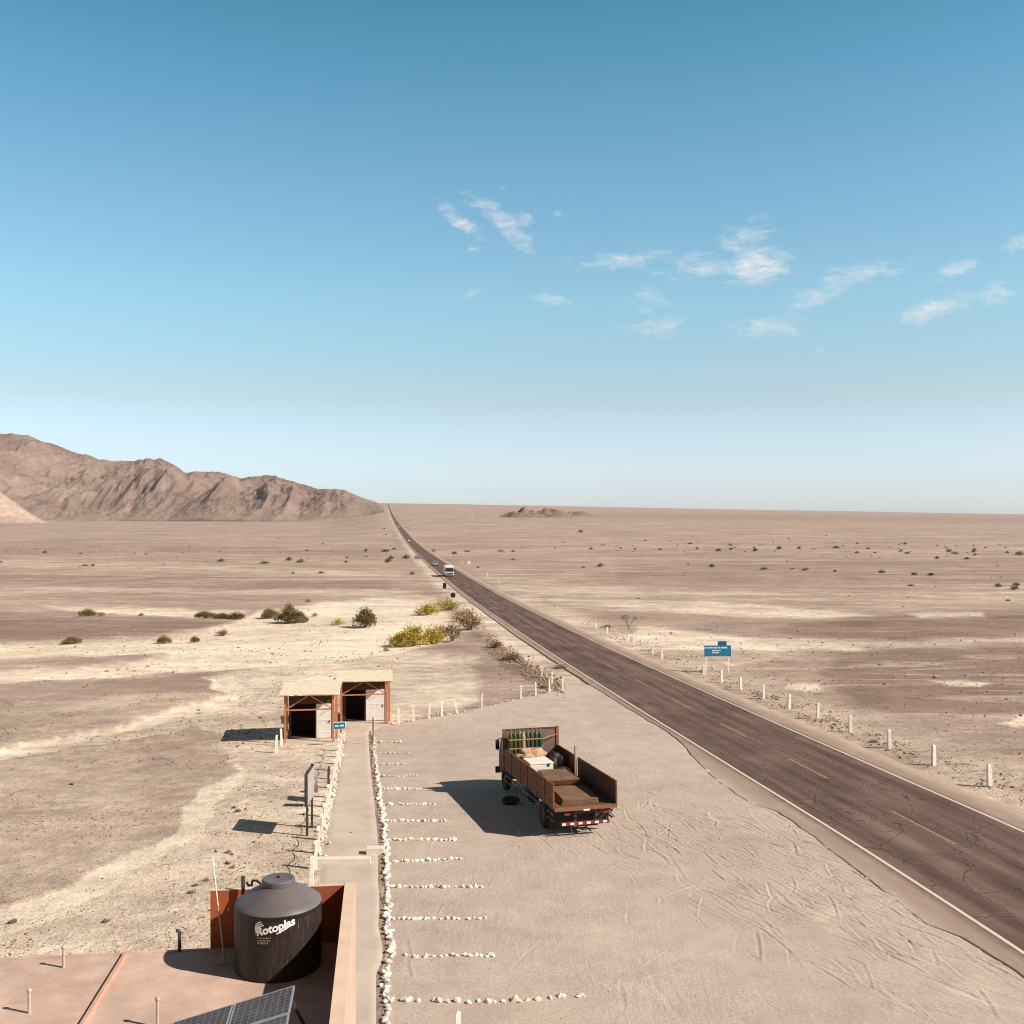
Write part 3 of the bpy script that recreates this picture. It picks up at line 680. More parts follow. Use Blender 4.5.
# ------------------------------------------------------------------ mountains and hills
def build_mountains():
    us = np.linspace(-420, 384, 900); ts = np.linspace(0, 1, 200)
    top_px = [(-420, 470), (-250, 448), (-120, 440), (-40, 434), (0, 434), (28, 435), (60, 447), (100, 459), (118, 461), (135, 461), (150, 458), (162, 459), (185, 471), (197, 471), (212, 472), (240, 478), (262, 477), (276, 474), (290, 481), (318, 489), (345, 490), (362, 497), (374, 501.2), (380, 503.6), (384, 507)]
    base_px = [(-420, 517), (60, 517.5), (150, 518), (250, 517.5), (330, 517), (362, 515.5), (376, 511), (384, 508.5)]
    U, T = np.meshgrid(us, ts, indexing='ij')
    top = np.interp(U, *zip(*top_px)); base = np.interp(U, *zip(*base_px))
    top = top + (fbm(U / 11, U * 0 + 5, 4, 14) - .47) * 5 * sstep(0, 60, 384 - U); Yb = 3350 + 160 * np.sin(U / 60.); depth = 2400 - 1200 * sstep(200, 384, U)
    Y = Yb + T * depth
    X = (U - 512) / F * Y
    zb = EYE - (base + 1.5 - 512) * Yb / F - 6
    zt = EYE - (top - 512) * (Yb + .72 * depth) / F
    H = zt - zb
    prof = np.where(T < .72, sstep(0, 1, T / .72) * .45 + (T / .72) ** 1.1 * .55, np.cos(np.clip((T - .72) / .28, 0, 1) * math.pi / 2) ** .8)
    # spurs and gullies: ridged noise running down the slope
    wx = X / 230 + (fbm(X / 600, Y / 1200, 3, 2) - .47) * 1.6 + T * 1.3
    def ridge(a, b, o, sd):
        r_ = 0; am = .55
        for q in range(o):
            r_ = r_ + am * (1 - np.abs(2 * vnoise(a * 2 ** q, b * 2 ** q, sd + q * 7) - 1)) ** 1.4; am *= .5
        return r_
    rid = ridge(wx, Y / 2200, 5, 6)
    rid2 = ridge(X / 95 + (fbm(X / 300, Y / 500, 3, 3) - .4) * 1.6 - T * 2.2, Y / 900, 4, 15)
    rid3 = fbm(X / 30, Y / 60, 4, 19) - .47
    env = np.sin(np.clip(T / .78, 0, 1) * math.pi) ** .7
    Z = zb + H * prof + env * H * (.34 * (rid - .5) + .16 * (rid2 - .5)) + rid3 * 34 * env * np.clip(H / 200, .1, 1)
    # buttress line in front of the main crest
    bt = np.exp(-((T - .30) / .13) ** 2) * sstep(40, 160, U) * (1 - sstep(320, 380, U))
    Z += bt * H * .20 * (.4 + rid)
    # never rise above the skyline
    lim = EYE - (top - 512) * Y / F + 0 * Z
    Z = np.where(Z > lim, lim - (Z - lim) * .15, Z)
    Z[:, -1] = -60; Z[:, 0] -= 110; Z[:, 1] -= 28; Z[:, 2] -= 8
    tag(grid_object('mountains', np.stack([X, Y, Z], -1).reshape(-1, 3), len(us), len(ts), MAT['mountain']), kind='structure')
    # the smooth sand ramp at the far left
    for name, cx, Yc, wpx, hp, seed in (('hill', 524, P(524, 518).y, 34, 10.5, 3), ('hill', 551, P(551, 518).y * 1.04, 30, 9.5, 8), ('hill', 578, P(578, 517.5).y * 1.1, 24, 5, 4), ('hill', -14, 2950.0, 72, 29, 5)):
        n = 60; a = np.linspace(-1.4, 1.4, n); A, B = np.meshgrid(a, a, indexing='ij')
        w = wpx / F * Yc; X = (cx - 512) / F * Yc + A * w * .7; Y = Yc + B * w * .7
        rr = np.hypot(A, B); h = hp / F * Yc * 1.15
        sm = .15 if cx < 100 else 1
        f = (np.clip(1 - rr / (1.25), 0, 1) ** 1.25 if cx > 100 else (1 - sstep(0, 1.3, rr))) * (1 + sm * (fbm(A * 2.2 + seed, B * 2.2, 5, seed) - .47) * 1.6)
        gb = base_z(X, Y) + relief(X, Y)
        Z = gb - 3 + h * f * (1.0 + 3 / max(h, 1))
        o = grid_object(name, np.stack([X, Y, Z], -1).reshape(-1, 3), n, n, MAT['ground'] if cx < 100 else MAT['hill'], attrs={'pale': np.full(n * n, .04), 'dark': np.zeros(n * n), 'far': np.zeros(n * n)})
        tag(o, kind='structure')
build_mountains()

# ------------------------------------------------------------------ loose stones
def rock_verts(n_side=1, seed=0):
    bm = bmesh.new(); bmesh.ops.create_icosphere(bm, subdivisions=n_side, radius=.5)
    rn = random.Random(seed); ax = [Vector((rn.uniform(-1, 1), rn.uniform(-1, 1), rn.uniform(-1, 1))).normalized() for _ in range(7)]
    for v in bm.verts:
        for a in ax:
            dd = v.co.dot(a)
            if dd > .27: v.co -= a * (dd - .27) * .92
        v.co.x *= 1.15; v.co.z = v.co.z * .72
    bm.verts.index_update(); out = ([v.co.copy() for v in bm.verts], [tuple(w.index for w in f.verts) for f in bm.faces]); bm.free(); return out

def scatter(name, pts, sizes, mat, kind='stuff', label=None, cat=None, zlift=.12, seed=3):
    """many stones in one mesh"""
    pts = np.asarray(pts); n = len(pts); rng = np.random.default_rng(seed)
    octv = np.array([(1, 0, 0), (0, 1, 0), (-1, 0, 0), (0, -1, 0), (0, 0, .8), (0, 0, -.6)]) * .5
    octf = np.array([(0, 1, 4), (1, 2, 4), (2, 3, 4), (3, 0, 4), (1, 0, 5), (2, 1, 5), (3, 2, 5), (0, 3, 5)])
    J = octv[None] * rng.uniform(.6, 1.25, (n, 6, 1)) * np.asarray(sizes)[:, None, None] * np.stack([rng.uniform(.8, 1.4, n), rng.uniform(.7, 1.2, n), rng.uniform(.6, 1, n)], 1)[:, None]
    a = rng.uniform(0, 6.28, n); c, s_ = np.cos(a)[:, None], np.sin(a)[:, None]
    V = np.stack([J[..., 0] * c - J[..., 1] * s_, J[..., 0] * s_ + J[..., 1] * c, J[..., 2]], -1) + pts[:, None]
    V[..., 2] += (np.asarray(sizes) * zlift)[:, None]
    Fc = (octf[None] + (np.arange(n) * 6)[:, None, None]).reshape(-1, 3)
    me = bpy.data.meshes.new(name); me.vertices.add(n * 6); me.vertices.foreach_set('co', V.astype(np.float32).ravel())
    me.loops.add(Fc.size); me.loops.foreach_set('vertex_index', Fc.astype(np.int32).ravel())
    me.polygons.add(len(Fc)); me.polygons.foreach_set('loop_start', np.arange(0, Fc.size, 3, dtype=np.int32)); me.update(calc_edges=True)
    me.materials.append(mat); o = bpy.data.objects.new(name, me); COL.objects.link(o); tag(o, label, cat, kind=kind); return o

def build_gravel():
    rng = np.random.default_rng(2)
    n = 95000
    u = rng.uniform(-60, 1090, n); v = 600 + (rng.random(n) ** .75) * 440
    Y = F * 12.6 / (v - 512) ; Y = F * drop(Y) / (v - 512); X = (u - 512) / F * Y
    dr = X - road_x(Y)
    okr = (dr > 5.9)
    okl = (X < _lx(np.clip(Y, 22, 62)) - 2.6) & (dr < -6)
    inb = (Y < 20.6) & (X > -14) & (X < -1.5)
    lot = (Y < 90) & ~okl & ~okr
    dens = fbm(X / 6, Y / 6, 4, 12)
    keep = (okr & (rng.random(n) < .35 + .9 * (dens > .5) + .5 * (dr < 9))) | (okl & (dr < -6) & (rng.random(n) < .25 + .8 * (dens > .47)))
    # leave the lot side out beyond the fence line
    fy = np.array([q.y for q in _fn]); fx = np.array([q.x for q in _fn])
    behind = (Y > fy[0]) & (X > np.interp(Y, fy, fx) - .4) & (dr < -3) & (Y < 85)
    keep &= ~behind & ~inb
    keep &= (_field(X, Y, WASH) < .82) | (rng.random(n) < .22) | (Y > 75)
    X, Y = X[keep], Y[keep]
    Z = base_z(X, Y) + relief(X, Y)
    s = rng.lognormal(-3.25, .5, len(X)) * np.clip(Y / 38, .8, 3)
    s = np.clip(s, .02, .45)
    scatter('gravel', np.stack([X, Y, Z], 1), s, MAT['pebble'], label='loose brown stones strewn over the desert floor', cat='gravel')
    # row of dug-up rubble along both verges
    m = 2600; Y = rng.uniform(34, 130, m) ** 1.0; side = rng.random(m) < .6
    dr = np.where(side, 7.2 + rng.normal(0, .55, m), -8.6 + rng.normal(0, .9, m)); k = side | ((Y > 76) & (Y < 105))
    Y, dr = Y[k], dr[k]; X = road_x(Y) + dr; kk = fbm(X / 2, Y / 2, 3, 7) > .43; X, Y = X[kk], Y[kk]
    scatter('verge_rubble', np.stack([X, Y, base_z(X, Y) + relief(X, Y)], 1), rng.uniform(.06, .24, len(X)), MAT['pebble'], label='brown rubble heaped along the edges of the highway', cat='rubble', seed=8)
    m = 1500; uu = rng.uniform(486, 565, m); tt = (uu - 486) / 79; vv = 642 + tt * 47 + rng.normal(0, 5.5, m); pp = [P(a_, b_) for a_, b_ in zip(uu[:520], vv[:520])]
    X = np.array([q.x for q in pp]); Y = np.array([q.y for q in pp])
    scatter('berm_rubble', np.stack([X, Y, base_z(X, Y) + relief(X, Y)], 1), rng.uniform(.08, .36, len(X)), MAT['brown_rubble'], label='dark brown rubble bank on the left verge by the lot corner', cat='rubble', seed=12)
    m = 420; Y = 95 + 170 * rng.random(m) ** 1.2; X = road_x(Y) + 8.6 + rng.normal(0, .7, m) + np.abs(rng.normal(0, 1.0, m)); kk = fbm(X / 4, Y / 9, 3, 7) > .42; X, Y = X[kk], Y[kk]; m = len(X)
    scatter('pale_rubble', np.stack([X, Y, base_z(X, Y) + relief(X, Y)], 1), rng.uniform(.1, .38, m), MAT['pale_rubble'], label='pale rubble lying beyond the right side posts', cat='rubble', seed=9)
    m = 2500; s = rng.random(m); Y = 22 + 38 * rng.random(m) ** 1.4; X = np.array([float(_lx(y)) for y in Y]) + rng.uniform(.2, 14, m)
    k = (X < road_x(Y) - 5); X, Y = X[k], Y[k]
    scatter('lot_grit', np.stack([X, Y, base_z(X, Y) + .03], 1), rng.uniform(.012, .04, len(X)), MAT['pebble'], label='small grit lying on the packed dirt lot', cat='grit', seed=10)
build_gravel()

STONES = [rock_verts(2, 20 + i) for i in range(8)]
STONE_ME = []
for vs, fs in STONES:
    mb = MB(); mb.add(vs, fs); STONE_ME.append(mb.mesh('white_stone', MAT['white_stone'], smooth=False))
stone_list = []
def stone(x, y, s, label, group): stone_list.append((x, y, s, label, group))
rs = random.Random(4)
ROWS = [(743, 376, 401, 0), (754, 379, 407, 0), (765, 378, 404, 0), (777, 379, 415.5, 0), (790, 382, 421, 0), (805.6, 385, 432, 0), (822, 388, 444, 0), (841, 391, 453, 0), (863, 393, 461, -3), (888, 395, 482, 0), (920, 396, 489, 0), (957.5, 408, 491, 0), (1001, 396, 583, -4)]
ROW_NAME = ['farthest', 'second farthest', 'third farthest', 'fourth farthest', 'fifth farthest', 'sixth farthest', 'middle', 'sixth nearest', 'fifth nearest', 'fourth nearest', 'third nearest', 'second nearest', 'nearest and longest']
for ri, (ry, x0, x1, bow) in enumerate(ROWS):
    a = P(x0 - 1, ry); b = P(x1, ry + bow); ln = (b - a).length; n = max(4, int(ln / (.135 if ri != 12 else .2)))
    for k in range(n):
        if rs.random() < (.05 if ri != 12 else .06): continue
        t = (k + rs.uniform(-.42, .42)) / (n - 1); p = a.lerp(b, t)
        if ri == 12: p.y -= .22 * math.sin(min(1, max(0, t)) * math.pi)
        big = rs.random() < .25
        stone(p.x, p.y + rs.gauss(0, .035), rs.uniform(.09, .155) * (1.28 if ri < 8 else 1.18) * (1.25 if big else 1), f'small white painted stone in the {ROW_NAME[ri]} row marking a parking bay', f'stones of the {ROW_NAME[ri]} parking row')
y = 22.0
while y < 62:
    for q in range(1):
        s = rs.uniform(.12, .225)
        stone(float(_lx(y)) + rs.gauss(0, .045), y, s, 'white painted stone in the long line between path and dirt lot', 'stones of the line along the path')
    y += rs.uniform(.14, .24)
stone_list.sort(key=lambda t: t[1])
rest = []
for i, (x, y, s, lb, gp) in enumerate(stone_list):
    z = float(base_z(x, y)) + .03
    if i < 298:
        o = bpy.data.objects.new('painted_stone', STONE_ME[i % 8]); COL.objects.link(o); o.location = (x, y, z + s * .14)
        s *= 1.15; o.scale = (s, s * rs.uniform(.65, 1.1), s * rs.uniform(.85, 1.1)); o.rotation_euler = (rs.uniform(-.2, .2), rs.uniform(-.2, .2), rs.uniform(0, 6.28))
        tag(o, lb, 'stone', gp)
    else: rest.append((x, y, z, s))
# stones at the foot of the posts on the far side of the path
yy = 36.0
while yy < 61:
    pxl = 342 - (512 + F * float(drop(yy)) / yy - 745) * 27 / 125
    rest.append(((pxl - 512) / F * yy + rs.gauss(0, .1), yy, float(base_z(0, yy)) + .03, rs.uniform(.12, .24))); yy += .15
# and along the lot's far edge
for i in range(150):
    t = rs.uniform(0, len(_fn) - 1.01); p = _fn[int(t)].lerp(_fn[int(t) + 1], t % 1)
    rest.append((p.x + rs.gauss(0, .15), p.y + .3 + rs.gauss(0, .35), p.z + .02, rs.uniform(.06, .2)))
rest = np.array(rest); scatter('far_painted_stones', rest[:, :3], rest[:, 3], MAT['white_stone'], label='small whitewashed stones edging the far path and lot', cat='stones', zlift=.25)

# ------------------------------------------------------------------ posts
def post_mesh(h, w, name='post'):
    mb = MB(); t = w * .12
    mb.box(-w / 2, w / 2, -w / 2, w / 2, -.15, h - w * .25, taper=t); w2 = w / 2 - t
    mb.add([(-w2, -w2, h - w * .25), (w2, -w2, h - w * .25), (w2, w2, h - w * .25), (-w2, w2, h - w * .25), (-w2 * .6, -w2 * .6, h), (w2 * .6, -w2 * .6, h), (w2 * .6, w2 * .6, h), (-w2 * .6, w2 * .6, h)],
           [(0, 1, 5, 4), (1, 2, 6, 5), (2, 3, 7, 6), (3, 0, 4, 7), (4, 5, 6, 7)])
    return mb.mesh(name, MAT['white_post'])
PM_BIG = post_mesh(1.0, .20); PM_SLIM = post_mesh(1.0, .14)
def put_post(me, px, py, h, label, group, tilt=(0, 0), base=None, name='roadside_post'):
    p = base or P(px, py); o = bpy.data.objects.new(name, me); COL.objects.link(o)
    o.location = (p.x, p.y, gz(p.x, p.y)); o.scale = (1, 1, h)
    o.rotation_euler = (R(tilt[0]) + rs.uniform(-.05, .05), R(tilt[1]) + rs.uniform(-.045, .045), R(rs.uniform(2, 12))); tag(o, label, 'post', group); return o
RP = [(989.6, 786.5), (933.6, 765), (889.5, 748), (850.4, 732), (817.6, 719), (789, 709), (763.6, 698.6), (740.7, 690), (721.4, 682.5)]
G_R = 'white posts along the right side of the highway'
for i, (a, b) in enumerate(RP):
    put_post(PM_BIG, a, b, 1.0, f'white tapered concrete post right of the highway, {ORD[i]} counted from the nearest', G_R)
for i, (a, b) in enumerate([(703.7, 675), (662, 659), (653, 654.5), (634, 646), (628, 643), (607, 634), (596, 629)]):
    put_post(PM_BIG, a, b, .9, f'small white post right of the highway, {ORD[i]} one beyond the large blue sign', G_R)
for i, (a, b) in enumerate([(499, 584.5), (487.5, 577), (477, 571.8), (462.5, 564), (450.3, 558)]):
    put_post(PM_BIG, a, b, 1.3, f'far off white post on the right verge, {ORD[i]} when going away past the bus', G_R)
G_L = 'white posts closing off the end of the dirt lot'
FP = [(398.5, 724.5, 0), (413.6, 721.5, 0), (429.2, 718.6, 0), (442, 716.3, 0), (457.5, 713.7, -14), (482, 708, 0), (521, 699, 0), (535.8, 696, 0), (549.5, 692.6, 0), (562.6, 691.2, 0)]
for i, (a, b, tl) in enumerate(FP):
    lb = 'white post leaning over to the left at the end of the dirt lot' if tl else f'upright slim white post at the end of the lot, {ORD[i]} from the shelters'
    put_post(PM_SLIM, a, b, 1.0, lb, G_L, (0, tl))
for i, (a, b) in enumerate([(542, 678), (552, 683.6)]):
    put_post(PM_SLIM, a, b, .95, ['farther', 'nearer'][i] + ' of two white posts on the left verge beside the lot corner', G_L)
for i, (a, b) in enumerate([(504.4, 646.3), (480.6, 628.8), (466, 613)]):
    put_post(PM_SLIM, a, b, 1.1, ['nearest', 'middle', 'farthest'][i] + ' of three lone white posts on the left verge by the yellow bushes', G_L)
for i, (a, b) in enumerate([(276, 753), (281.5, 746)]):
    put_post(PM_SLIM, a, b, .95, ['nearer', 'farther'][i] + ' of two white posts left of the nearer open shelter', 'posts beside the nearer shelter')
put_post(PM_SLIM, 457, 1050, .82, 'single short white post in the lot at the bottom edge', 'posts standing alone in the lot')
G_P = 'white rope posts along the left side of the footpath'
PY = [751, 757, 764, 771, 779.5, 788, 797.5, 807, 817, 828, 840, 853.5, 869, 886]
tops = []
for i, b in enumerate(PY):
    a = 342 - (b - 745) * 27 / 125
    o = put_post(PM_SLIM, a, b, .95, f'white wooden post carrying rope beside the footpath, {ORD[i]} from the shelters', G_P, name='rope_post')
    tops.append(o.location + Vector((0, 0, .82)))
for i in range(len(tops) - 1):
    a, b = tops[i], tops[i + 1]; mb = MB()
    mb.tube([a.lerp(b, t) - Vector((0, 0, .16 * math.sin(math.pi * t))) for t in np.linspace(0, 1, 9)], .014, 5)
    tag(mb.build('rope', MAT['rope']), f'thin sagging rope of the {ORD[i]} span along the footpath, from the shelters', 'rope', 'ropes of the footpath fence')

# wire between the right hand roadside posts
pts = [P(*p) for p in RP]
for i in range(5):
    a = Vector((pts[i].x, pts[i].y, gz(pts[i].x, pts[i].y) + .78)); b = Vector((pts[i + 1].x, pts[i + 1].y, gz(pts[i + 1].x, pts[i + 1].y) + .78)); mb = MB()
    mb.tube([a.lerp(b, t) - Vector((0, 0, .5 * math.sin(math.pi * t))) for t in np.linspace(0, 1, 12)], .006, 4)
    tag(mb.build('wire', MAT['dark_metal']), f'slack thin wire of the {ORD[i]} span between the right roadside posts', 'wire', 'wires between the roadside posts')

# ------------------------------------------------------------------ shelters with lavatory booths
YAW = math.atan(.12)
def shelter(px, py, W, label, doorw, seed):
    p = P(px, py); z0 = gz(p.x, p.y)
    t = empty('open_shelter', (p.x, p.y, z0), YAW, label=label, cat='shelter', group='two timber shelters by the footpath')
    rn = random.Random(seed); Hh = 2.62; Dp = 3.5
    pad = MB(); pad.box(-.3, W + .3, -.25, Dp + .1, -.4, .03); pad.build('concrete_pad', MAT['concrete'], t)
    for x, y in ((0, 0), (W, 0), (0, Dp), (W, Dp)):
        m = MB(); m.box(x - .055, x + .055, y - .055, y + .055, -.3, Hh); m.build('post', MAT['rust_wood'], t)
    m = MB(); m.box(-.055, .055, 1.0, 1.1, -.1, Hh - .05); m.build('post', MAT['rust_wood'], t)
    for y in (0, Dp):
        m = MB(); m.box(-.30, W + .30, y - .05, y + .05, Hh, Hh + .12); m.build('roof_beam', MAT['rust_wood'], t)
    for x in (0, W):
        m = MB(); m.box(x - .04, x + .04, -.045, Dp + .045, Hh - .13, Hh - .003); m.build('side_rail', MAT['rust_wood'], t)
    zt = Hh - .78
    m = MB(); m.bar((.06, 0, zt), (W - .06, 0, zt + .02), .07, .06); m.build('tie_beam', MAT['rust_wood'], t)
    for a, b in (((.06, -.01, zt + .06), (W * .46, -.01, Hh - .03)), ((W - .06, -.01, zt + .06), (W * .54, -.01, Hh - .03))):
        m = MB(); m.bar(a, b, .065, .05); m.build('brace', MAT['rust_wood'], t)
    # mat roof: a sagging sheet with thickness
    nx, ny = 15, 12; vs = []; fs = []
    for k in (0, 1):
        for i in range(nx):
            for j in range(ny):
                x = -.34 + (W + .68) * i / (nx - 1); y = -.35 + (Dp + .6) * j / (ny - 1)
                z = Hh + .135 + .05 * j / ny + .03 * mnoise.noise(Vector((x * 1.2, y * 1.2, seed))) - k * .055
                ex = rn.uniform(-.03, .03) if i in (0, nx - 1) else 0
                vs.append((x + ex, y + (rn.uniform(-.02, .02) if j in (0, ny - 1) else 0), z))
    for i in range(nx - 1):
        for j in range(ny - 1):
            a = i * ny + j; b = a + ny; o = nx * ny
            fs.append((a, b, b + 1, a + 1)); fs.append((o + a, o + a + 1, o + b + 1, o + b))
    o = nx * ny
    for i in range(nx - 1):
        a = i * ny; fs.append((a, o + a, o + a + ny, a + ny)); a = i * ny + ny - 1; fs.append((a, a + ny, o + a + ny, o + a))
    for j in range(ny - 1):
        a = j; fs.append((a, a + 1, o + a + 1, o + a)); a = (nx - 1) * ny + j; fs.append((a, o + a, o + a + 1, a + 1))
    m = MB(); m.add(vs, fs); m.build('roof', MAT['mat_roof'], t)
    # booth: three closed walls, a front with a dark doorway and a white door
    y0, y1 = 1.05, Dp - .12; x0, x1 = .1, W - .1; zb = Hh - .16
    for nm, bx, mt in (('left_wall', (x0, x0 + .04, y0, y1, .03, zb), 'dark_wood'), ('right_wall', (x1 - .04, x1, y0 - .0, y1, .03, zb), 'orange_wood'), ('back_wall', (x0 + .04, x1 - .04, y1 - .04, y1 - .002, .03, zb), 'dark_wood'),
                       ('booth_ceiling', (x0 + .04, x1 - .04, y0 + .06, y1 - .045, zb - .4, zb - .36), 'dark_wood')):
        m = MB(); m.box(*bx)
        if nm == 'right_wall':
            k = 8
            for i in range(k): yy = y0 + (y1 - y0) * (i + .5) / k; m.box(x1 + .002, x1 + .018, yy - .13, yy + .11, .05, zb - .03)
        m.build(nm, MAT[mt], t)
    dx0 = x1 - .06 - doorw
    m = MB(); m.box(x0 + .045, x1 - .045, y0 + .055, y1 - .045, .031, .06); m.build('booth_shade_floor', MAT['dark_wood'], t)  # dark floor panel added so the doorway interior reads as deep shade
    m = MB(); m.box(x0 + .04, x1 - .04, y0, y0 + .05, 1.98, zb); m.box(x0 + .04, x0 + .14, y0 + .001, y0 + .051, .03, 1.98); m.box(dx0 - .1, dx0 - .02, y0 + .001, y0 + .051, .03, 1.98)
    m.build('front_wall', MAT['dark_wood'], t)
    m = MB(); m.box(dx0 - .02, dx0 + doorw, y0 - .035, y0 - .002, .06, 1.98, ch=.008)
    for zz in (.35, 1.05, 1.72): m.box(dx0 + .04, dx0 + doorw - .05, y0 - .045, y0 - .036, zz, zz + .06)
    d = m.build('door', MAT['white_door'], t)
    d['label'] = 'scuffed white door'
    m = MB(); m.box(dx0 + doorw - .12, dx0 + doorw - .07, y0 - .08, y0 - .046, .92, 1.04); m.build('handle', MAT['black'], d)
    m = MB()
    for q in range(3): m.bar((dx0 + .15 + q * .12, y0 - .048, 1.30 + .1 * q), (dx0 + .24 + q * .12, y0 - .048, 1.42 + .06 * q), .012, .004)
    m.build('scribble', MAT['black'], d)
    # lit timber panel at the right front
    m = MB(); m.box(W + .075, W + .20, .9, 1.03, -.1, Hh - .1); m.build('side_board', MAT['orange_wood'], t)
    return t
shelter(285, 743.8, 2.62, 'nearer open timber shelter with pale mat roof and white door', .80, 1)
shelter(341, 725.5, 2.78, 'farther open timber shelter with pale mat roof beside the lot posts', 1.12, 2)

# ------------------------------------------------------------------ small signs
def text_mesh(body, size, ext=.002, shear=0., bold=.0):
    c = bpy.data.curves.new('txt', 'FONT'); c.body = body; c.size = size; c.extrude = ext; c.shear = shear; c.offset = bold
    c.align_x = 'CENTER'; c.align_y = 'CENTER'; c.resolution_u = 3
    o = bpy.data.objects.new('txt', c); COL.objects.link(o); bpy.context.view_layer.update()
    dg = bpy.context.evaluated_depsgraph_get(); me = bpy.data.meshes.new_from_object(o.evaluated_get(dg))
    bpy.data.objects.remove(o); bpy.data.curves.remove(c); return me

p = P(341, 746)
t = empty('small_sign', (p.x, p.y, gz(p.x, p.y)), YAW * .5, label='small blue sign with white lettering at the near shelter corner', cat='sign')
m = MB(); m.box(-.035, .035, -.02, .02, -.2, 1.0); m.build('post', MAT['dark_metal'], t)
m = MB(); m.box(-.37, .33, -.052, -.022, .92, 1.32, ch=.01); q = m.build('panel', MAT['sign_white'], t)
m = MB(); m.box(-.34, .30, -.058, -.053, .95, 1.29); m.build('face', MAT['blue_sign'], q)
m = MB()
for cx in (-.17, .11):
    for k in range(4): m.box(cx - .10 + k * .055, cx - .10 + k * .055 + .04, -.062, -.0585, 1.07, 1.17)
m.build('lettering', MAT['sign_white'], q)
q.rotation_euler.y = R(-3)

p = P(373, 745)
t = empty('bare_sign_post', (p.x, p.y, gz(p.x, p.y)), 0, label='thin bare metal pole at the end of the white stone line', cat='pole')
m = MB(); m.box(-.03, .03, -.03, .03, -.2, 1.5); m.build('pole', MAT['dark_metal'], t)

# two-legged board left of the path
a = P(307.2, 836); 
t = empty('notice_board', (a.x, a.y, gz(a.x, a.y)), .035, label='grey notice board on two tall posts seen edge on left of the path', cat='notice board')
Lb = 1.15
for y in (0, Lb):
    m = MB(); m.box(-.04, .04, y - .04, y + .04, -.3, 2.42); m.build('post', MAT['dark_metal'], t)
m = MB(); m.box(-.06, .05, -.28, Lb + .22, 1.15, 2.36, ch=.01); m.build('frame', MAT['dark_metal'], t)
m = MB(); m.box(.052, .062, -.22, Lb + .16, 1.2, 2.31); m.build('panel', MAT['grey_board'], t)

b = P(329, 802)
t = empty('narrow_notice', (b.x, b.y, gz(b.x, b.y)), .1, label='narrow upright notice seen edge on beside the footpath rope posts', cat='notice board')
m = MB(); m.box(-.03, .03, -.03, .03, -.2, 1.5); m.build('post', MAT['dark_metal'], t)
m = MB(); m.box(-.045, -.031, -.35, .5, .75, 1.45); m.build('panel', MAT['dark_metal'], t)

# big blue roadside sign
a = P(706, 672.5); b = P(726.3, 671)
ang = math.atan2(b.y - a.y, b.x - a.x); Wd = 1.85
t = empty('road_sign', (a.x, a.y, gz(a.x, a.y)), .05, label='large blue road sign with stepped white top on two posts', cat='sign')
sp = (b - a).xy.length * .98; sp = abs(b.x - a.x)
for x in (0, sp):
    m = MB(); m.box(x - .045, x + .045, -.03, .03, -.4, 1.65); m.build('post', MAT['sign_white'], t)
m = MB(); m.box(-.16, sp + .20, -.06, -.031, 1.42, 2.36); q = m.build('blue_panel', MAT['blue_sign'], t)
m = MB(); m.box(-.16, 1.02, -.058, -.033, 2.362, 2.70); m.build('white_header', MAT['sign_white'], t)
m = MB(); m.box(1.025, 1.80, -.064, -.033, 2.362, 2.72); m.build('dark_blue_header', MAT['blue_dark'], t)
m = MB(); m.box(1.805, sp + .20, -.058, -.033, 2.362, 2.52); m.build('white_header', MAT['sign_white'], t)
m = MB(); rn = random.Random(3)
for z0, x0, x1, hh in ((2.10, -.12, 1.85, .13), (1.86, .55, 1.22, .12), (1.68, .55, 1.15, .12)):
    x = x0
    while x < x1:
        w = rn.uniform(.045, .075); m.box(x, x + w, -.066, -.0605, z0, z0 + hh); x += w + (.03 if rn.random() > .16 else .09)
m.build('lettering', MAT['sign_white'], q)

# ------------------------------------------------------------------ concrete beams across the path, crate, plank
def flat_box(name, px0, px1, py, hgt, dep, mat, label, cat, rz=0.0):
    a = P(px0, py); b = P(px1, py); w = (b - a).length; m = MB(); m.box(0, w, 0, dep, -.05, hgt, ch=.015)
    return tag(m.build(name, mat, loc=(a.x, a.y, float(base_z(a.x, a.y)) + .02), rz=rz), label, cat)
flat_box('concrete_step', 316.5, 370, 864.5, .16, .30, MAT['beam'], 'long pale concrete beam laid across the footpath', 'step', rz=.03)
flat_box('concrete_step', 366, 384, 855.5, .22, .34, MAT['beam'], 'short pale concrete beam at the end of the white stone line', 'step', rz=.05)
a = P(318.5, 792)
m = MB(); m.box(-.22, .22, -.15, .15, 0, .28, ch=.01); c = m.build('cardboard_box', MAT['cardboard'], loc=(a.x - .25, a.y, gz(a.x, a.y) + .01), rz=.2); tag(c, 'small brown box on the sand left of the rope posts', 'box')
m = MB(); m.box(-.2, .2, -.006, .006, .281, .285); m.build('tape', MAT['sack'], c)
a = P(294, 806); m = MB(); m.box(-.4, .4, -.09, .09, 0, .07, ch=.008); tag(m.build('timber_offcut', MAT['dark_wood'], loc=(a.x, a.y, gz(a.x, a.y) + .01), rz=-.05), 'dark timber offcut lying on sand beside the notice board', 'plank')
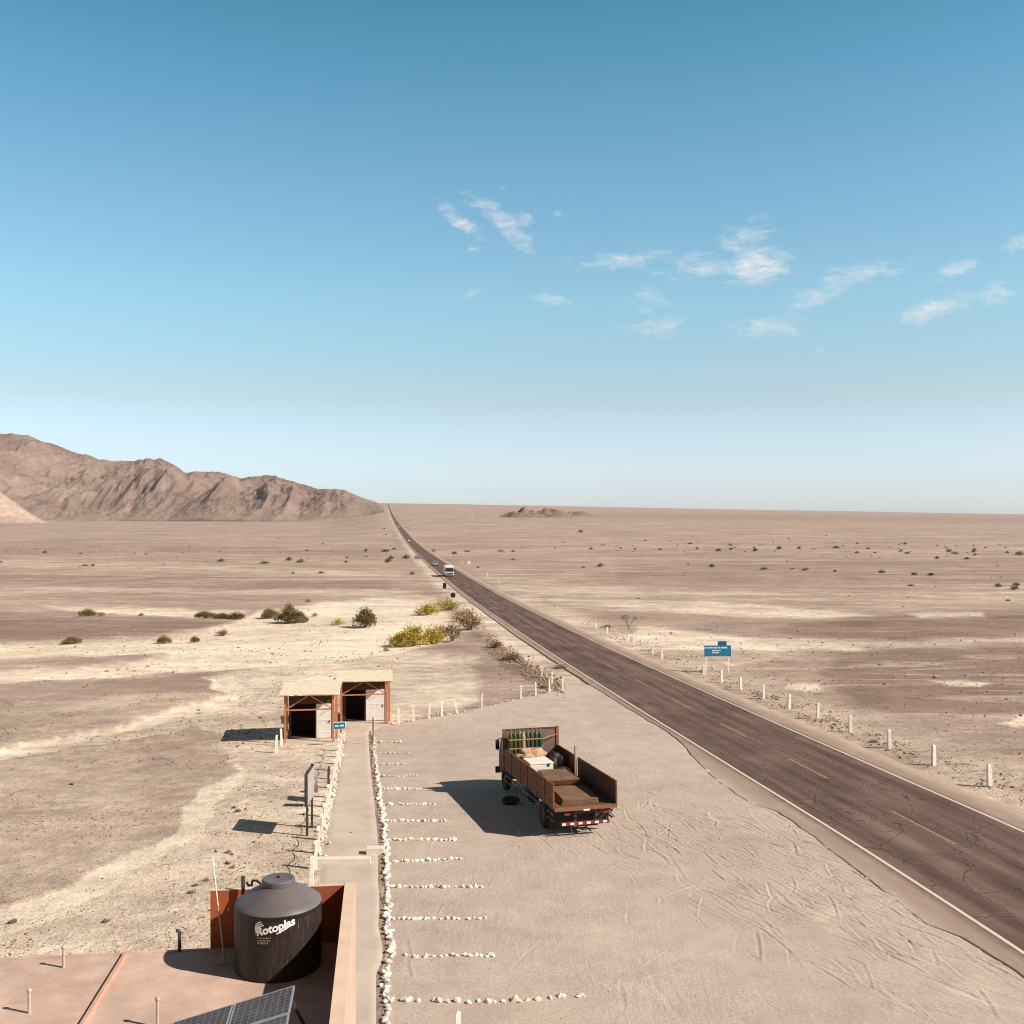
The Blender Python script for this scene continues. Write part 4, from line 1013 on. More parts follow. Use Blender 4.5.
for i, (px, py, s, lb) in enumerate([(72, 785, .34, 'dark rock alone on the grey gravel flat at far left'), (238, 812, .42, 'dark rock at the curving bank above the board shadow'), (234, 808, .3, 'smaller dark rock at the curving bank of the wash'), (228, 864, .3, 'dark stone behind the tall thin pole on sand'),
                                    (232, 855, .22, 'small dark stone uphill of the water tank'), (216, 852, .2, 'flat dark stone lying left of the water tank'), (351, 833, .16, 'dark clod lying on the concrete footpath'), (195, 886, .3, 'dark stone left of the terracotta roof wall'), (190, 893, .24, 'small dark stone just above the flat roof edge'), (105, 922, .3, 'dark stone on pale sand near the roof edge'), (12, 920, .35, 'dark stone on pale sand at the left frame edge')]):
    q = P(px, py); o = bpy.data.objects.new('rock', bpy.data.meshes.new('r')); vs, fs = STONES[i % 8]; mb = MB(); mb.add(vs, fs); o.data = mb.mesh('rock', MAT['dark_rock']); s *= .62; COL.objects.link(o)
    o.location = (q.x, q.y, gz(q.x, q.y) + s * .2); o.scale = (s * 1.2, s, s); o.rotation_euler.z = i; tag(o, lb, 'rock', 'scattered dark rocks')

# ------------------------------------------------------------------ building in the foreground
BO = Vector((-3.19, 20.04)); ROOF = EYE - 8.2
def bl(x, y):    # building plan -> world; origin = inner rear right corner of the parapet
    c, s = math.cos(YAW), math.sin(YAW); return (BO.x + c * x - s * y, BO.y + s * x + c * y)
bld = empty('flat_roofed_building', (*bl(0, 0), ROOF), YAW, label='terracotta flat roofed building with parapet walls in the near corner', cat='building')
xl, xr, yb, yf = -11.5, .19, .07, -9.0; LW = -2.50
zg = 11.6 - 11.75 - ROOF - .1
m = MB(); m.box(xl, LW, yf, -.10, -.18, 0); m.box(LW, .001, yf, .0, -.181, -.002); m.build('roof', MAT['roof_paint'], bld)
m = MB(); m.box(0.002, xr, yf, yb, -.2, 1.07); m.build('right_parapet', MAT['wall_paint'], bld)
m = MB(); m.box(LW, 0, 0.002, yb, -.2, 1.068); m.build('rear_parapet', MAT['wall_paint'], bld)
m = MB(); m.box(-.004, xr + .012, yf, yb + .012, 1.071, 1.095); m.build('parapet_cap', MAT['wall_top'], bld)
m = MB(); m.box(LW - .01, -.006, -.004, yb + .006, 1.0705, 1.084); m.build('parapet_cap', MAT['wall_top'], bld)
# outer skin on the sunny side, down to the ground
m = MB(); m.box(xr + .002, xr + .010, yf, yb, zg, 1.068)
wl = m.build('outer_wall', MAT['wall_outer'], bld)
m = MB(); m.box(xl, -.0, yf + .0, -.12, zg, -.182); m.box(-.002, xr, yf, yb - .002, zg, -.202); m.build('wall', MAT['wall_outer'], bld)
m = MB(); m.box(xl, LW - .012, -.102, -.02, -.17, .012); m.build('roof_edge', MAT['roof_paint'], bld)
def roof_pt(px, py, h=0.0):
    Z = (EYE - ROOF - h) * F / (py - 512); return Vector(((px - 512) / F * Z, Z, ROOF + h))
def to_b(v):
    c, s = math.cos(YAW), math.sin(YAW); dx, dy = v.x - BO.x, v.y - BO.y; return Vector((c * dx + s * dy, -s * dx + c * dy, v.z - ROOF))
a = to_b(roof_pt(127, 953)); b = to_b(roof_pt(86, 1020))
m = MB(); m.bar((a.x, -.12, .015), (a.x + (b.x - a.x) / (a.y - b.y) * 8.8, yf + .05, .015), .10, .06)
m.build('joint_strip', MAT['strip'], bld)
# tank
TC = Vector((-4.23, 19.02)); TR = .77
tank = empty('water_tank', (TC.x, TC.y, ROOF), 0, label='black plastic water tank with white lettering on the roof', cat='water tank')
prof = [(TR * .97, .0), (TR, .03), (TR, 1.10), (TR * 1.012, 1.115), (TR * 1.012, 1.15)]
m = MB(); 
n = 96; vs = []; fs = []
zz = [0, .02, .05] + list(np.linspace(.1, 1.1, 21)) + [1.115, 1.15]
for z in zz:
    r = TR * (.97 if z == 0 else 1.012 if z > 1.105 else 1.0)
    for k in range(n):
        a = 2 * math.pi * k / n; rr = r + (.0 if z > 1.09 or z < .06 else .005 * math.cos(a * 24)); vs.append((rr * math.cos(a), rr * math.sin(a), z))
for i in range(len(zz) - 1):
    for k in range(n): fs.append((i * n + k, i * n + (k + 1) % n, (i + 1) * n + (k + 1) % n, (i + 1) * n + k))
m.add(vs, fs); body = m.build('body', MAT['tank'], tank, smooth=True)
m = MB(); m.lathe([(TR * 1.006, 1.145), (TR * .995, 1.165), (TR * .90, 1.225), (TR * .72, 1.315), (TR * .5, 1.405), (.285, 1.47), (.27, 1.48)], 64, cap=False); m.build('sloping_top', MAT['tank_top'], tank, smooth=True)
m = MB(); m.lathe([(.265, 1.47), (.295, 1.475), (.295, 1.555), (.275, 1.575), (.25, 1.577), (.22, 1.57), (.0, 1.58)], 40, cap=False); lid = m.build('lid', MAT['tank_top'], tank, smooth=True)
m = MB(); m.lathe([(.0, 1.62), (.022, 1.615), (.03, 1.575), (.0, 1.57)], 12, cap=False); m.build('knob', MAT['black'], lid)
# lettering bent round the body
def wrap(me, ang0, zc, rot, name, mat, parent, lift=.009, lean=0):
    bm = bmesh.new(); bm.from_mesh(me)
    bmesh.ops.triangulate(bm, faces=bm.faces)
    bmesh.ops.subdivide_edges(bm, edges=[e for e in bm.edges if e.calc_length() > .03], cuts=2, use_grid_fill=False)
    c, s = math.cos(rot), math.sin(rot)
    for v in bm.verts:
        x, y, z = v.co; X = c * x - s * y; Y = s * x + c * y
        a = ang0 + X / TR; r = TR + lift + z; v.co = (r * math.sin(a), -r * math.cos(a), zc + Y)
    bmesh.ops.recalc_face_normals(bm, faces=bm.faces)
    bm.to_mesh(me); bm.free(); me.materials.clear(); me.materials.append(mat)
    o = bpy.data.objects.new(name, me); COL.objects.link(o); o.parent = parent; return o
view = math.atan2(-TC.x, TC.y)  # bearing of the viewer from the tank
A0 = view - .10
def flatmesh(polys):
    me = bpy.data.meshes.new('f'); vs = []; fs = []
    for pl in polys:
        o = len(vs); k = len(pl)
        vs += [(x, y, .002) for x, y in pl]; fs.append(tuple(range(o, o + k)))
    me.from_pydata(vs, [], fs); return me
wrap(text_mesh('Rotoplas', .195, .002, .18, .007), A0 + .02, .965, R(14), 'lettering', MAT['sign_white'], body)
sw = [[(.0, -.105), (.15, -.080), (.34, -.028), (.345, -.012), (.15, -.056), (.0, -.088)]]
for q in range(3):
    y0 = .075 + q * .034; sw.append([(-.33, y0 - .07), (-.30, y0 - .01), (-.25, y0 + .02), (-.17 - .015 * q, y0 + .022), (-.17 - .015 * q, y0 + .038), (-.26, y0 + .036), (-.32, y0 + .0), (-.36, y0 - .10)])
wrap(flatmesh(sw), A0 + .02, .955, R(14), 'swoosh', MAT['sign_white'], body)
small = []
rn = random.Random(9)
for ln, (yy, w) in enumerate(((-.14, .17), (-.185, .15), (-.235, .12))):
    x = -.32
    while x < -.32 + w * 1.5:
        cw = rn.uniform(.014, .024); hh = .02 if ln < 2 else .032; small.append([(x, yy), (x + cw, yy), (x + cw, yy + hh), (x, yy + hh)]); x += cw + (.006 if rn.random() > .2 else .02)
wrap(flatmesh(small), A0 + .03, .93, R(2), 'small_print', simple('faded_print', (.42, .30, .24), .7), body)
# riser pipe and elbow at the tank's rear left
m = MB()
rp = Vector((-5.05, 19.72, ROOF))
m.tube([rp, rp + Vector((0, 0, 1.36))], .035, 10)
tag(m.build('riser_pipe', MAT['rope_dark']), 'dark upright pipe behind the water tank', 'pipe')
m = MB(); top = rp + Vector((.06, 0, 1.25))
m.tube([top, top + Vector((.05, -.02, -.06)), top + Vector((.12, -.05, -.04)), top + Vector((.13, -.06, .05)), top + Vector((.22, -.12, .07)), top + Vector((.45, -.3, -.0)), top + Vector((.62, -.45, -.04))], .022, 8)
tag(m.build('bent_hose', MAT['rope_dark']), 'bent dark hose running from the upright pipe to the tank lid', 'hose')
# tall thin pole
base = roof_pt(224.5, 961); h = 1.95
top = Vector(((212.4 - 512) / F * 19.45, 19.45, EYE - (855.6 - 512) / F * 19.45))
m = MB(); m.tube([base, base.lerp(top, .52)], .014, 6); t_ = m.build('thin_pole', MAT['steel_pole']); tag(t_, 'tall thin leaning pole left of the water tank', 'pole')
m = MB(); m.tube([base.lerp(top, .5), top], .009, 6); m.build('upper_rod', MAT['sign_white'], t_)
a = roof_pt(212, 963, .03); b = roof_pt(236, 961, .03)
m = MB(); m.tube([a, b], .022, 8); tag(m.build('drain_pipe', MAT['pvc']), 'short horizontal pipe at the foot of the water tank', 'pipe')
for i, (px, py, h, lb) in enumerate([(63.6, 967.5, .36, 'short upright vent pipe near the rear edge of the roof'), (29.3, 1013, .37, 'short upright vent pipe in the far left corner of the roof'), (157.5, 1027, .45, 'short upright vent pipe just left of the solar panels'), (179.5, 951.5, .37, 'bent topped vent pipe standing on the roof edge left of the tank')]):
    q = roof_pt(px, py); t = empty('vent_pipe', q, 0, label=lb, cat='pipe', group='vent pipes on the flat roof')
    m = MB(); m.tube([(0, 0, -.02), (0, 0, h)], .026 if i < 3 else .032, 10); m.build('pipe', MAT['pvc'] if i < 3 else MAT['dark_metal'], t, smooth=True)
    m = MB()
    if i < 3: m.lathe([(.038, h - .02), (.042, h + .005), (.03, h + .03), (0, h + .035)], 12, cap=False)
    else: m.tube([(0, 0, h - .01), (-.02, 0, h + .02), (-.06, 0, h + .015)], .034, 10)
    m.build('cap', MAT['pvc'] if i < 3 else MAT['dark_metal'], t)
# solar array: tilted towards the left
q0 = Vector((-217.5 / F * 16.2, 16.2, EYE - 7.3))
ar = empty('solar_array', q0, 0, label='dusty solar panels on a tilted rack at the bottom edge', cat='solar panels')
ar.rotation_mode = 'XYZ'
tilt = math.atan(.257)
ar.matrix_world = Matrix.Translation(q0) @ Matrix.Rotation(YAW, 4, 'Z') @ Matrix.Rotation(-tilt, 4, 'Y')
for i in range(3):
    for j in range(2):
        x1 = -i * .95; x0 = x1 - .93; y1 = -j * .91; y0 = y1 - .89
        m = MB(); m.box(x0 + .025, x1 - .025, y0 + .025, y1 - .025, -.03, -.004); c = m.build('solar_panel', MAT['cells'], ar)
        m = MB(); m.box(x0, x1, y1 - .025, y1, -.035, 0); m.box(x0, x1, y0, y0 + .025, -.035, 0); m.box(x0, x0 + .025, y0 + .025, y1 - .025, -.035, -.001); m.box(x1 - .025, x1, y0 + .025, y1 - .025, -.035, -.001)
        m.build('frame', MAT['alu'], c)
m = MB()
for x, hh in ((-.1, .72), (-2.7, .12)):
    for y in (-.15, -1.6): m.bar((x, y, -.04), (x + hh * math.sin(tilt), y, -.04 - hh * math.cos(tilt) - .12), .04)
m.build('rack', MAT['dark_metal'], ar)

# ------------------------------------------------------------------ the flatbed truck
TYAW = R(15.0)
tr0 = Vector((1.563, 38.44)); 
def lt(x, y): c, s = math.cos(TYAW), math.sin(TYAW); return Vector((tr0.x + c * x - s * y, tr0.y + s * x + c * y))
zt0 = float(base_z(tr0.x, tr0.y)) + .03; pf = lt(1.25, 7.5); zt1 = float(base_z(pf.x, pf.y)) + .03
TP = math.atan(-.029)
TM = Matrix.Translation((tr0.x, tr0.y, zt0)) @ Matrix.Rotation(TYAW, 4, 'Z') @ Matrix.Rotation(TP, 4, 'X')
def on_truck(name, x, y, z, rz=0, **kw):
    o = bpy.data.objects.new(name, None); COL.objects.link(o); o.matrix_world = TM @ Matrix.Translation((x, y, z)) @ Matrix.Rotation(rz, 4, 'Z'); return tag(o, **kw)
truck = on_truck('flatbed_truck', 0, 0, 0, label='old red brown flatbed truck with plank sides parked on dirt', cat='truck')
BW, BL, FZ, PZ = 2.42, 7.3, 1.13, 1.98
m = MB(); m.box(0.0185, BW - .0185, .02, BL, FZ - .1, FZ)
for k in range(10): m.box(.10 + k * .222, .10 + k * .222 + .21, .03, BL - .05, FZ + .001, FZ + .012)
m.build('bed_floor', MAT['floor_wood'], truck)
m = MB(); m.box(0, BW, -.06, .018, FZ - .11, FZ + .02); sill = m.build('rear_sill', MAT['rust_sheet'], truck)
m = MB(); m.box(.05, BW - .05, -.068, -.061, FZ - .105, FZ - .055); m.build('red_strip', MAT['truck_red'], sill)
m = MB(); m.box(1.1, 1.34, -.076, -.069, FZ - .13, FZ - .07); m.build('number_lamp', MAT['white_tape'], sill)
def side(x, segs, inner):
    for y0, y1 in segs:
        m = MB(); k = 4; h = (PZ - FZ) / k
        for i in range(k): m.box(x - .018, x + .018, y0, y1, FZ - .03 + i * h, FZ - .03 + (i + 1) * h + (.03 if i == k - 1 else -.008))
        sp_ = m.build('side_panel', MAT['truck_wood'] if not inner else MAT['truck_wood_in'], truck)
        m = MB(); s = -1 if x < 1 else 1
        m.box(x - .022, x + .022, y0, y1, PZ + .005, PZ + .03)
        for yy in (y0 + .03, (y0 + y1) / 2, y1 - .03): m.box(x + s * .020, x + s * .045, yy - .03, yy + .03, FZ - .08, PZ - .002)
        m.build('side_frame', MAT['truck_trim'], sp_)
side(0, [(0.03, 2.38), (2.42, 4.68), (4.72, 7.25)], False)
side(BW, [(0.03, 4.50), (4.92, 7.25)], True)
m = MB(); m.box(BW - .02, BW + .02, 4.86, 4.90, FZ - .1, PZ + .40); m.build('stake', MAT['truck_trim'], truck)
m = MB(); m.box(BW - .02, BW + .012, 4.55, 4.68, FZ + .05, PZ - .05); m.build('pale_stake', MAT['white_box'], truck)
m = MB(); m.box(.05, BW - .05, BL + .01, BL + .045, FZ, 2.72); m.build('headboard', MAT['headboard'], truck)
for x in (0, BW):
    m = MB(); m.box(x - .06, x + .06, BL - .03, BL + .07, FZ - .1, 2.80); m.build('headboard_post', MAT['truck_red'], truck)
m = MB(); m.box(.06, BW - .06, BL - .005, BL + .06, 2.722, 2.78); m.build('headboard_rail', MAT['dark_metal'], truck)
# chassis
m = MB()
for x in (.8, 1.62): m.box(x, x + .1, .1, 8.9, .75, 1.02)
for y in (.3, 1.8, 3.4, 5.2): m.box(.9, 1.62, y, y + .1, .80, .98)
for y in np.linspace(.4, 6.9, 9): m.box(.12, BW - .12, y, y + .08, 1.021, FZ - .102)
ch = m.build('chassis', MAT['dark_metal'], truck)
m = MB(); m.bar((.1, 0, 0), (.1, 0, 0.01), .01) if False else None
def wheel(x, y, w, dual=False, name='wheel', z=.5):
    def one(xc, par, nm):
        M = Matrix.Translation((xc, y, z)) @ Matrix.Rotation(R(90), 4, 'Y')
        m = MB(); m.lathe([(.30, -w / 2), (.42, -w / 2 - .005), (.485, -w / 2 + .03), (.5, -w / 4), (.5, w / 4), (.485, w / 2 - .03), (.42, w / 2 + .005), (.30, w / 2), (.29, 0), (.30, -w / 2)], 36, M, cap=False)
        ty = m.build(nm, MAT['tyre'], par, smooth=True)
        m = MB(); m.lathe([(.0, -w * .30), (.12, -w * .32), (.16, -w * .15), (.26, -w * .2), (.298, -w * .49), (.298, w * .49), (.26, w * .2), (.16, w * .15), (.12, w * .32), (0, w * .30)], 28, M, cap=False)
        m.build('rim', MAT['rim'], ty, smooth=True)
    one(x, truck, name)
    if dual: one(x + (.27 if x < 1 else -.27), truck, name)
for x in (.16, BW - .16): wheel(x, 1.75, .22, True); wheel(x + (.12 if x < 1 else -.12), 8.0, .24)
m = MB(); m.tube([(.2, 1.75, .5), (BW - .2, 1.75, .5)], .07, 10); m.lathe([(.06, -.22), (.2, -.1), (.2, .1), (.06, .22)], 16, Matrix.Translation((BW / 2, 1.75, .5)) @ Matrix.Rotation(R(90), 4, 'Y')); m.tube([(.3, 8.0, .5), (BW - .3, 8.0, .5)], .05, 10)
m.build('axle', MAT['dark_metal'], ch)
# mudguards / flaps
for x in (.03, BW - .57):
    m = MB(); m.box(x, x + .54, .82, .84, .26, 1.02); m.build('mud_flap', MAT['black'], truck)
# rear bumper
m = MB(); m.box(.32, 2.20, .16, .22, .42, .56); bp_ = m.build('rear_bumper', MAT['red_tape'], truck)
for k in range(6):
    m = MB(); m.box(.34 + k * .32, .34 + k * .32 + .15, .150, .159, .45, .53); m.build('white_patch', MAT['white_tape'], bp_)
m = MB()
for x in (.85, 1.65): m.box(x, x + .07, .221, .28, .45, .78)
m.bar((2.0, .2, .5), (2.35, .1, 1.0), .03); m.bar((2.15, .2, .5), (2.15, .1, 1.0), .025); m.bar((2.18, .15, .85), (2.4, .15, .62), .03)
m.build('bumper_bracket', MAT['dark_metal'], bp_)
for x in (.5, 2.0):
    m = MB(); m.box(x - .11, x + .11, .02, .06, .84, .94, ch=.006); m.build('tail_light', MAT['red_tape'], truck)
m = MB()
for x, dx in ((.95, .1), (1.2, .08), (.7, .02)): m.tube([(x, .2, .45), (x + dx * .5, .18, .28), (x + dx, .14, .10), (x + dx + .06, .14, .05)], .016, 6)
m.build('hanging_chain', MAT['dark_metal'], truck)
m = MB(); m.box(.62, 1.80, .95, 1.0, .30, 1.02); m.build('shade_plate', MAT['black'], truck)  # black plate added to stand in for the shade under the tail
# side guards with reflector dashes
for x in (.05, BW - .07):
    for z in (.58, .82):
        for y0, y1 in ((2.5, 7.2), (.3, 1.1)):
            m = MB(); m.box(x, x + .025, y0, y1, z - .035, z + .035); g = m.build('side_guard', MAT['dark_metal'], truck)
            m = MB(); xx = x - .006 if x < 1 else x + .026; k = y0 + .12
            while k < y1 - .1: m.box(xx, xx + .005, k, k + .12, z - .018, z + .018); k += .55
            m.build('reflector', MAT['dim_tape'], g)
# tank, tool box, spare
m = MB(); m.lathe([(.0, -.45), (.24, -.44), (.26, -.4), (.26, .4), (.24, .44), (0, .45)], 24, Matrix.Translation((.34, 4.3, .66)) @ Matrix.Rotation(R(90), 4, 'X'), cap=False); ft = m.build('fuel_tank', MAT['dark_metal'], truck, smooth=True)
m = MB(); m.lathe([(.05, .0), (.05, .05), (0, .055)], 12, Matrix.Translation((.24, 4.5, .9)), cap=False); m.build('filler_cap', MAT['black'], ft)
m = MB(); m.box(1.9, 2.4, 3.4, 4.3, .55, .98, ch=.02); m.build('tool_box', MAT['dark_metal'], truck)
# cab
bm = MB(); cz = 2.22
sec = [(7.340, .55, cz), (7.340, 1.0, cz), (8.970, 1.0, cz)]
profile = [(7.340, .62), (7.340, cz - .08), (7.440, cz), (8.670, cz), (8.840, cz - .06), (9.140, 1.52), (9.200, 1.35), (9.220, .62)]
vs = []
for x in (.24, .29, BW - .29, BW - .24):
    ins = 0 if x in (.29, BW - .29) else .04
    for (y, z) in profile: vs.append((x, y + (ins if y < 8 else -ins), z - (ins if z > 2 else 0)))
n8 = len(profile); fs = []
for k in range(3):
    for i in range(n8): fs.append((k * n8 + i, k * n8 + (i + 1) % n8, (k + 1) * n8 + (i + 1) % n8, (k + 1) * n8 + i))
fs.append(tuple(range(n8 - 1, -1, -1))); fs.append(tuple(3 * n8 + i for i in range(n8)))
bm.add(vs, fs); cab = bm.build('cab', MAT['truck_cab'], truck)
m = MB(); m.add([(.42, 8.875, cz - .14), (BW - .42, 8.875, cz - .14), (BW - .36, 9.125, 1.6), (.36, 9.125, 1.6), (.42, 8.905, cz - .13), (BW - .42, 8.905, cz - .13), (BW - .36, 9.155, 1.61), (.36, 9.155, 1.61)], [(0, 1, 2, 3), (7, 6, 5, 4), (0, 4, 5, 1), (1, 5, 6, 2), (2, 6, 7, 3), (3, 7, 4, 0)]); m.build('windscreen', MAT['glass'], cab)
for x, s in ((.24, -1), (BW - .24, 1)):
    m = MB(); m.box(x - .012, x + .012, 7.670, 8.670, .75, 1.45, ch=.005); d = m.build('door', MAT['truck_cab'], cab)
    m = MB(); m.box(x - .010, x + .010, 7.720, 8.620, 1.47, 2.08); m.build('window', MAT['glass'], d)
    m = MB(); m.box(x + s * .22 - .09, x + s * .22 + .09, 8.540, 8.590, 1.68, 2.12, ch=.015); mr = m.build('mirror', MAT['black'], cab)
    m = MB(); m.bar((x, 8.620, 2.16), (x + s * .24, 8.560, 2.14), .025); m.bar((x, 8.620, 1.6), (x + s * .24, 8.560, 1.66), .025); m.build('mirror_arm', MAT['dark_metal'], mr)
    m = MB(); m.box(x - (.10 if s > 0 else -.0) - .01, x + (.10 if s < 0 else 0) + .01, 7.520, 8.620, 1.0 if False else 1.02, 1.06); m.build('wheel_arch', MAT['black'], cab)
m = MB(); m.box(.1, BW - .1, 9.225, 9.340, .5, .78, ch=.02); m.build('front_bumper', MAT['dark_metal'], truck)
for x in (.35, BW - .35):
    m = MB(); m.lathe([(.1, 0), (.1, .03), (.06, .05), (0, .055)], 16, Matrix.Translation((x, 9.222, .98)) @ Matrix.Rotation(R(-90), 4, 'X'), cap=False); m.build('headlight', MAT['headlight'], cab)

# cargo: every piece lies on the bed, so each is a thing of its own
ZB = FZ + .013
def cyl(x, y, matn, label, grp):
    k_ = 1.19
    t = on_truck('gas_cylinder', x, y, ZB, rs.uniform(0, 6), label=label, cat='gas cylinder', group=grp)
    m = MB(); m.lathe([(a_ * .86, b_ * k_) for a_, b_ in [(.0, 0), (.105, .0), (.115, .02), (.115, 1.12), (.105, 1.2), (.07, 1.27), (.035, 1.31), (.03, 1.34)]], 20, cap=False); b = m.build('body', MAT[matn], t, smooth=True)
    m = MB(); m.lathe([(.025, 1.58), (.025, 1.65), (.035, 1.66), (.035, 1.70), (0, 1.705)], 10, cap=False); m.tube([(0, 0, 1.63), (.07, 0, 1.63)], .014, 6); m.build('valve', MAT['brass'], t, smooth=True)
    return t
cols = ['cyl_green', 'cyl_green', 'cyl_green', 'cyl_pale', 'cyl_green', 'cyl_green', 'cyl_teal', 'cyl_teal']
nm = {'cyl_green': 'dull green', 'cyl_pale': 'pale yellow', 'cyl_teal': 'dark teal'}
for i in range(8):
    cyl(.155 + i * .19, 6.80, cols[i], f'{nm[cols[i]]} gas cylinder in the front row on the truck, {ORD[i]} from left', 'gas cylinders strapped on the truck')
for i in range(8):
    cyl(.155 + i * .19 + .09, 7.03, cols[(i + 1) % 8], f'{nm[cols[(i+1)%7]]} gas cylinder in the rear row on the truck, {ORD[i]} from left', 'gas cylinders strapped on the truck')
for i, z in enumerate((2.04, 2.42)):
    t = on_truck('strap', 0, 0, 0, label=('lower' if i == 0 else 'upper') + ' orange strap round the gas cylinders on the truck', cat='strap', group='straps round the gas cylinders')
    m = MB(); xe = 1.75 if i == 0 else 2.36
    m.box(.065, 1.53, 6.690, 6.699, z - .022, z + .022); m.bar((1.53, 6.695, z), (xe, 7.22, z + (.05 if i else 0)), .012, .04); m.bar((.068, 6.695, z), (.07, 7.22, z), .01, .04)
    m.build('webbing', MAT['strap'], t)
# white box with sack
t = on_truck('white_foam_box', .44, 4.75, ZB, .0, label='white foam box in the middle of the truck bed', cat='box')
m = MB(); m.box(0, 1.0, 0, 1.5, 0, .58, ch=.03); m.build('body', MAT['white_box'], t)
m = MB(); m.box(-.015, 1.015, -.015, 1.515, .585, .66, ch=.03); m.build('lid', MAT['white_box'], t)
m = MB(); m.box(.74, .84, -.026, -.016, .50, .62); m.build('handle', MAT['dark_metal'], t)
def lumpy(name, sx, sy, sz, mat, seed, parent):
    bm_ = bmesh.new(); bmesh.ops.create_icosphere(bm_, subdivisions=4, radius=1)
    for v in bm_.verts:
        q = v.co.copy(); n_ = mnoise.noise(q * 1.5 + Vector((seed, 0, 0))) * .35 + mnoise.noise(q * 4 + Vector((0, seed, 0))) * .16 + abs(mnoise.noise(q * 8 + Vector((0, 0, seed)))) * .08
        v.co = Vector((q.x * sx, q.y * sy, max(q.z, -.25) * sz + .25 * sz)) * (1 + n_)
        v.co.z = max(v.co.z, 0)
    me = bpy.data.meshes.new(name); bm_.to_mesh(me); bm_.free(); me.materials.append(mat); me.polygons.foreach_set('use_smooth', [True] * len(me.polygons))
    o = bpy.data.objects.new(name, me); COL.objects.link(o); o.parent = parent; return o
t = on_truck('sack', .86, 6.12, ZB + .655, .1, label='crumpled tan sack lying on the white foam box', cat='sack'); lumpy('cloth', .60, .30, .30, MAT['sack'], 2, t)
t = on_truck('tarpaulin_bundle', 1.88, 5.95, ZB, .3, label='dark tarpaulin bundle right of the white foam box', cat='bundle'); lumpy('cloth', .33, .5, .62, MAT['tarp_dark'], 6, t)
t = on_truck('canvas_bundle', 2.08, 5.2, ZB, .9, label='low dark canvas bundle against the right side of the truck', cat='bundle'); lumpy('cloth', .24, .35, .28, MAT['tarp_dark'], 9, t)
# flared steel tray and loose sheets
t = on_truck('steel_tray', .60, 2.80, ZB, R(-4), label='rusty flared steel tray turned over on the truck bed', cat='tray')
m = MB(); m.box(.12, 1.14, .05, 1.7, 0, .17); m.build('lower_stack', MAT['rust_sheet'], t)
m = MB(); m.add([(.08, .02, .175), (1.18, .02, .175), (1.18, 1.76, .175), (.08, 1.76, .175), (0, -.06, .36), (1.3, -.06, .36), (1.3, 1.86, .36), (0, 1.86, .36), (0, -.06, .40), (1.3, -.06, .40), (1.3, 1.86, .40), (0, 1.86, .40)],
      [(3, 2, 1, 0), (0, 1, 5, 4), (1, 2, 6, 5), (2, 3, 7, 6), (3, 0, 4, 7), (4, 5, 9, 8), (5, 6, 10, 9), (6, 7, 11, 10), (7, 4, 8, 11), (8, 9, 10, 11)]); m.build('tray', MAT['rust_sheet'], t)
for k in range(3):
    t = on_truck('steel_sheet', .38 + .05 * k, .32 + .05 * k, ZB + .005 + k * .06, R([-3, -6, -5][k]), label=['bottom', 'middle', 'top'][k] + ' rusty steel sheet of the stack at the truck tail', cat='steel sheet', group='steel sheets at the tail of the truck')
    m = MB(); m.box(0, 1.42 - .04 * k, 0, 2.3 - .05 * k, 0, .05, ch=.004); m.build('sheet', MAT['rust_sheet'], t)
# jack on the ground in the truck's shadow
q = P(511, 804)
t = empty('wheel_on_ground', (q.x, q.y, float(base_z(q.x, q.y)) + .03), .5, label='dark spare wheel lying in the truck shadow', cat='wheel')
m = MB(); m.lathe([(.22, 0), (.31, -.0), (.36, .03), (.38, .1), (.36, .2), (.31, .23), (.22, .23), (.21, .12), (.22, 0)], 32, cap=False); ty = m.build('tyre', MAT['tyre'], t, smooth=True)
m = MB(); m.lathe([(.218, .02), (.218, .2), (.15, .1), (.08, .12), (0, .12)], 24, cap=False); m.build('rim', MAT['rim'], ty, smooth=True)

# ------------------------------------------------------------------ traffic far down the highway
def road_thing(name, Y, lane, label, cat, group=None):
    x = float(road_x(Y)) + lane; return empty(name, (x, Y, float(road_z(x, Y)) + .05), math.atan(.1205), label=label, cat=cat, group=group)
def bus(Y, lane, W, Ln, H, label, mat):
    t = road_thing('bus', Y, lane, label, 'bus'); h = W / 2
    m = MB(); m.box(-h, h, 0, Ln, .35, H, ch=.12); m.build('body', mat, t)
    m = MB(); m.box(-h + .12, h - .12, -.03, -.005, 1.45, H - .45); m.build('windscreen', MAT['glass'], t)
    m = MB(); m.box(-h + .3, h - .3, -.04, -.01, .62, 1.0); m.build('grille', MAT['black'], t)
    for s in (-1, 1):
        m = MB(); m.box(s * h - .012, s * h + .012, .5, Ln - .4, 1.55, H - .5); m.build('side_windows', MAT['glass'], t)
        m = MB(); m.box(s * (h - .25) - .14, s * (h - .25) + .14, -.05, -.012, 1.05, 1.22); m.build('headlight', MAT['headlight'], t)
        m = MB(); m.box(s * (h + .18) - .09, s * (h + .18) + .09, -.1, -.02, 1.7, 2.2); m.build('mirror', MAT['black'], t)
        for y in (1.6, Ln - 2): 
            M = Matrix.Translation((s * (h - .16), y, .48)) @ Matrix.Rotation(R(90), 4, 'Y'); m = MB(); m.lathe([(0, -.16), (.45, -.16), (.48, -.1), (.48, .1), (.45, .17), (0, .17)], 20, M, cap=False); m.build('wheel', MAT['tyre'], t)
bus(306, -1.75, 2.5, 9.5, 2.95, 'white bus coming down the highway', MAT['car_white'])
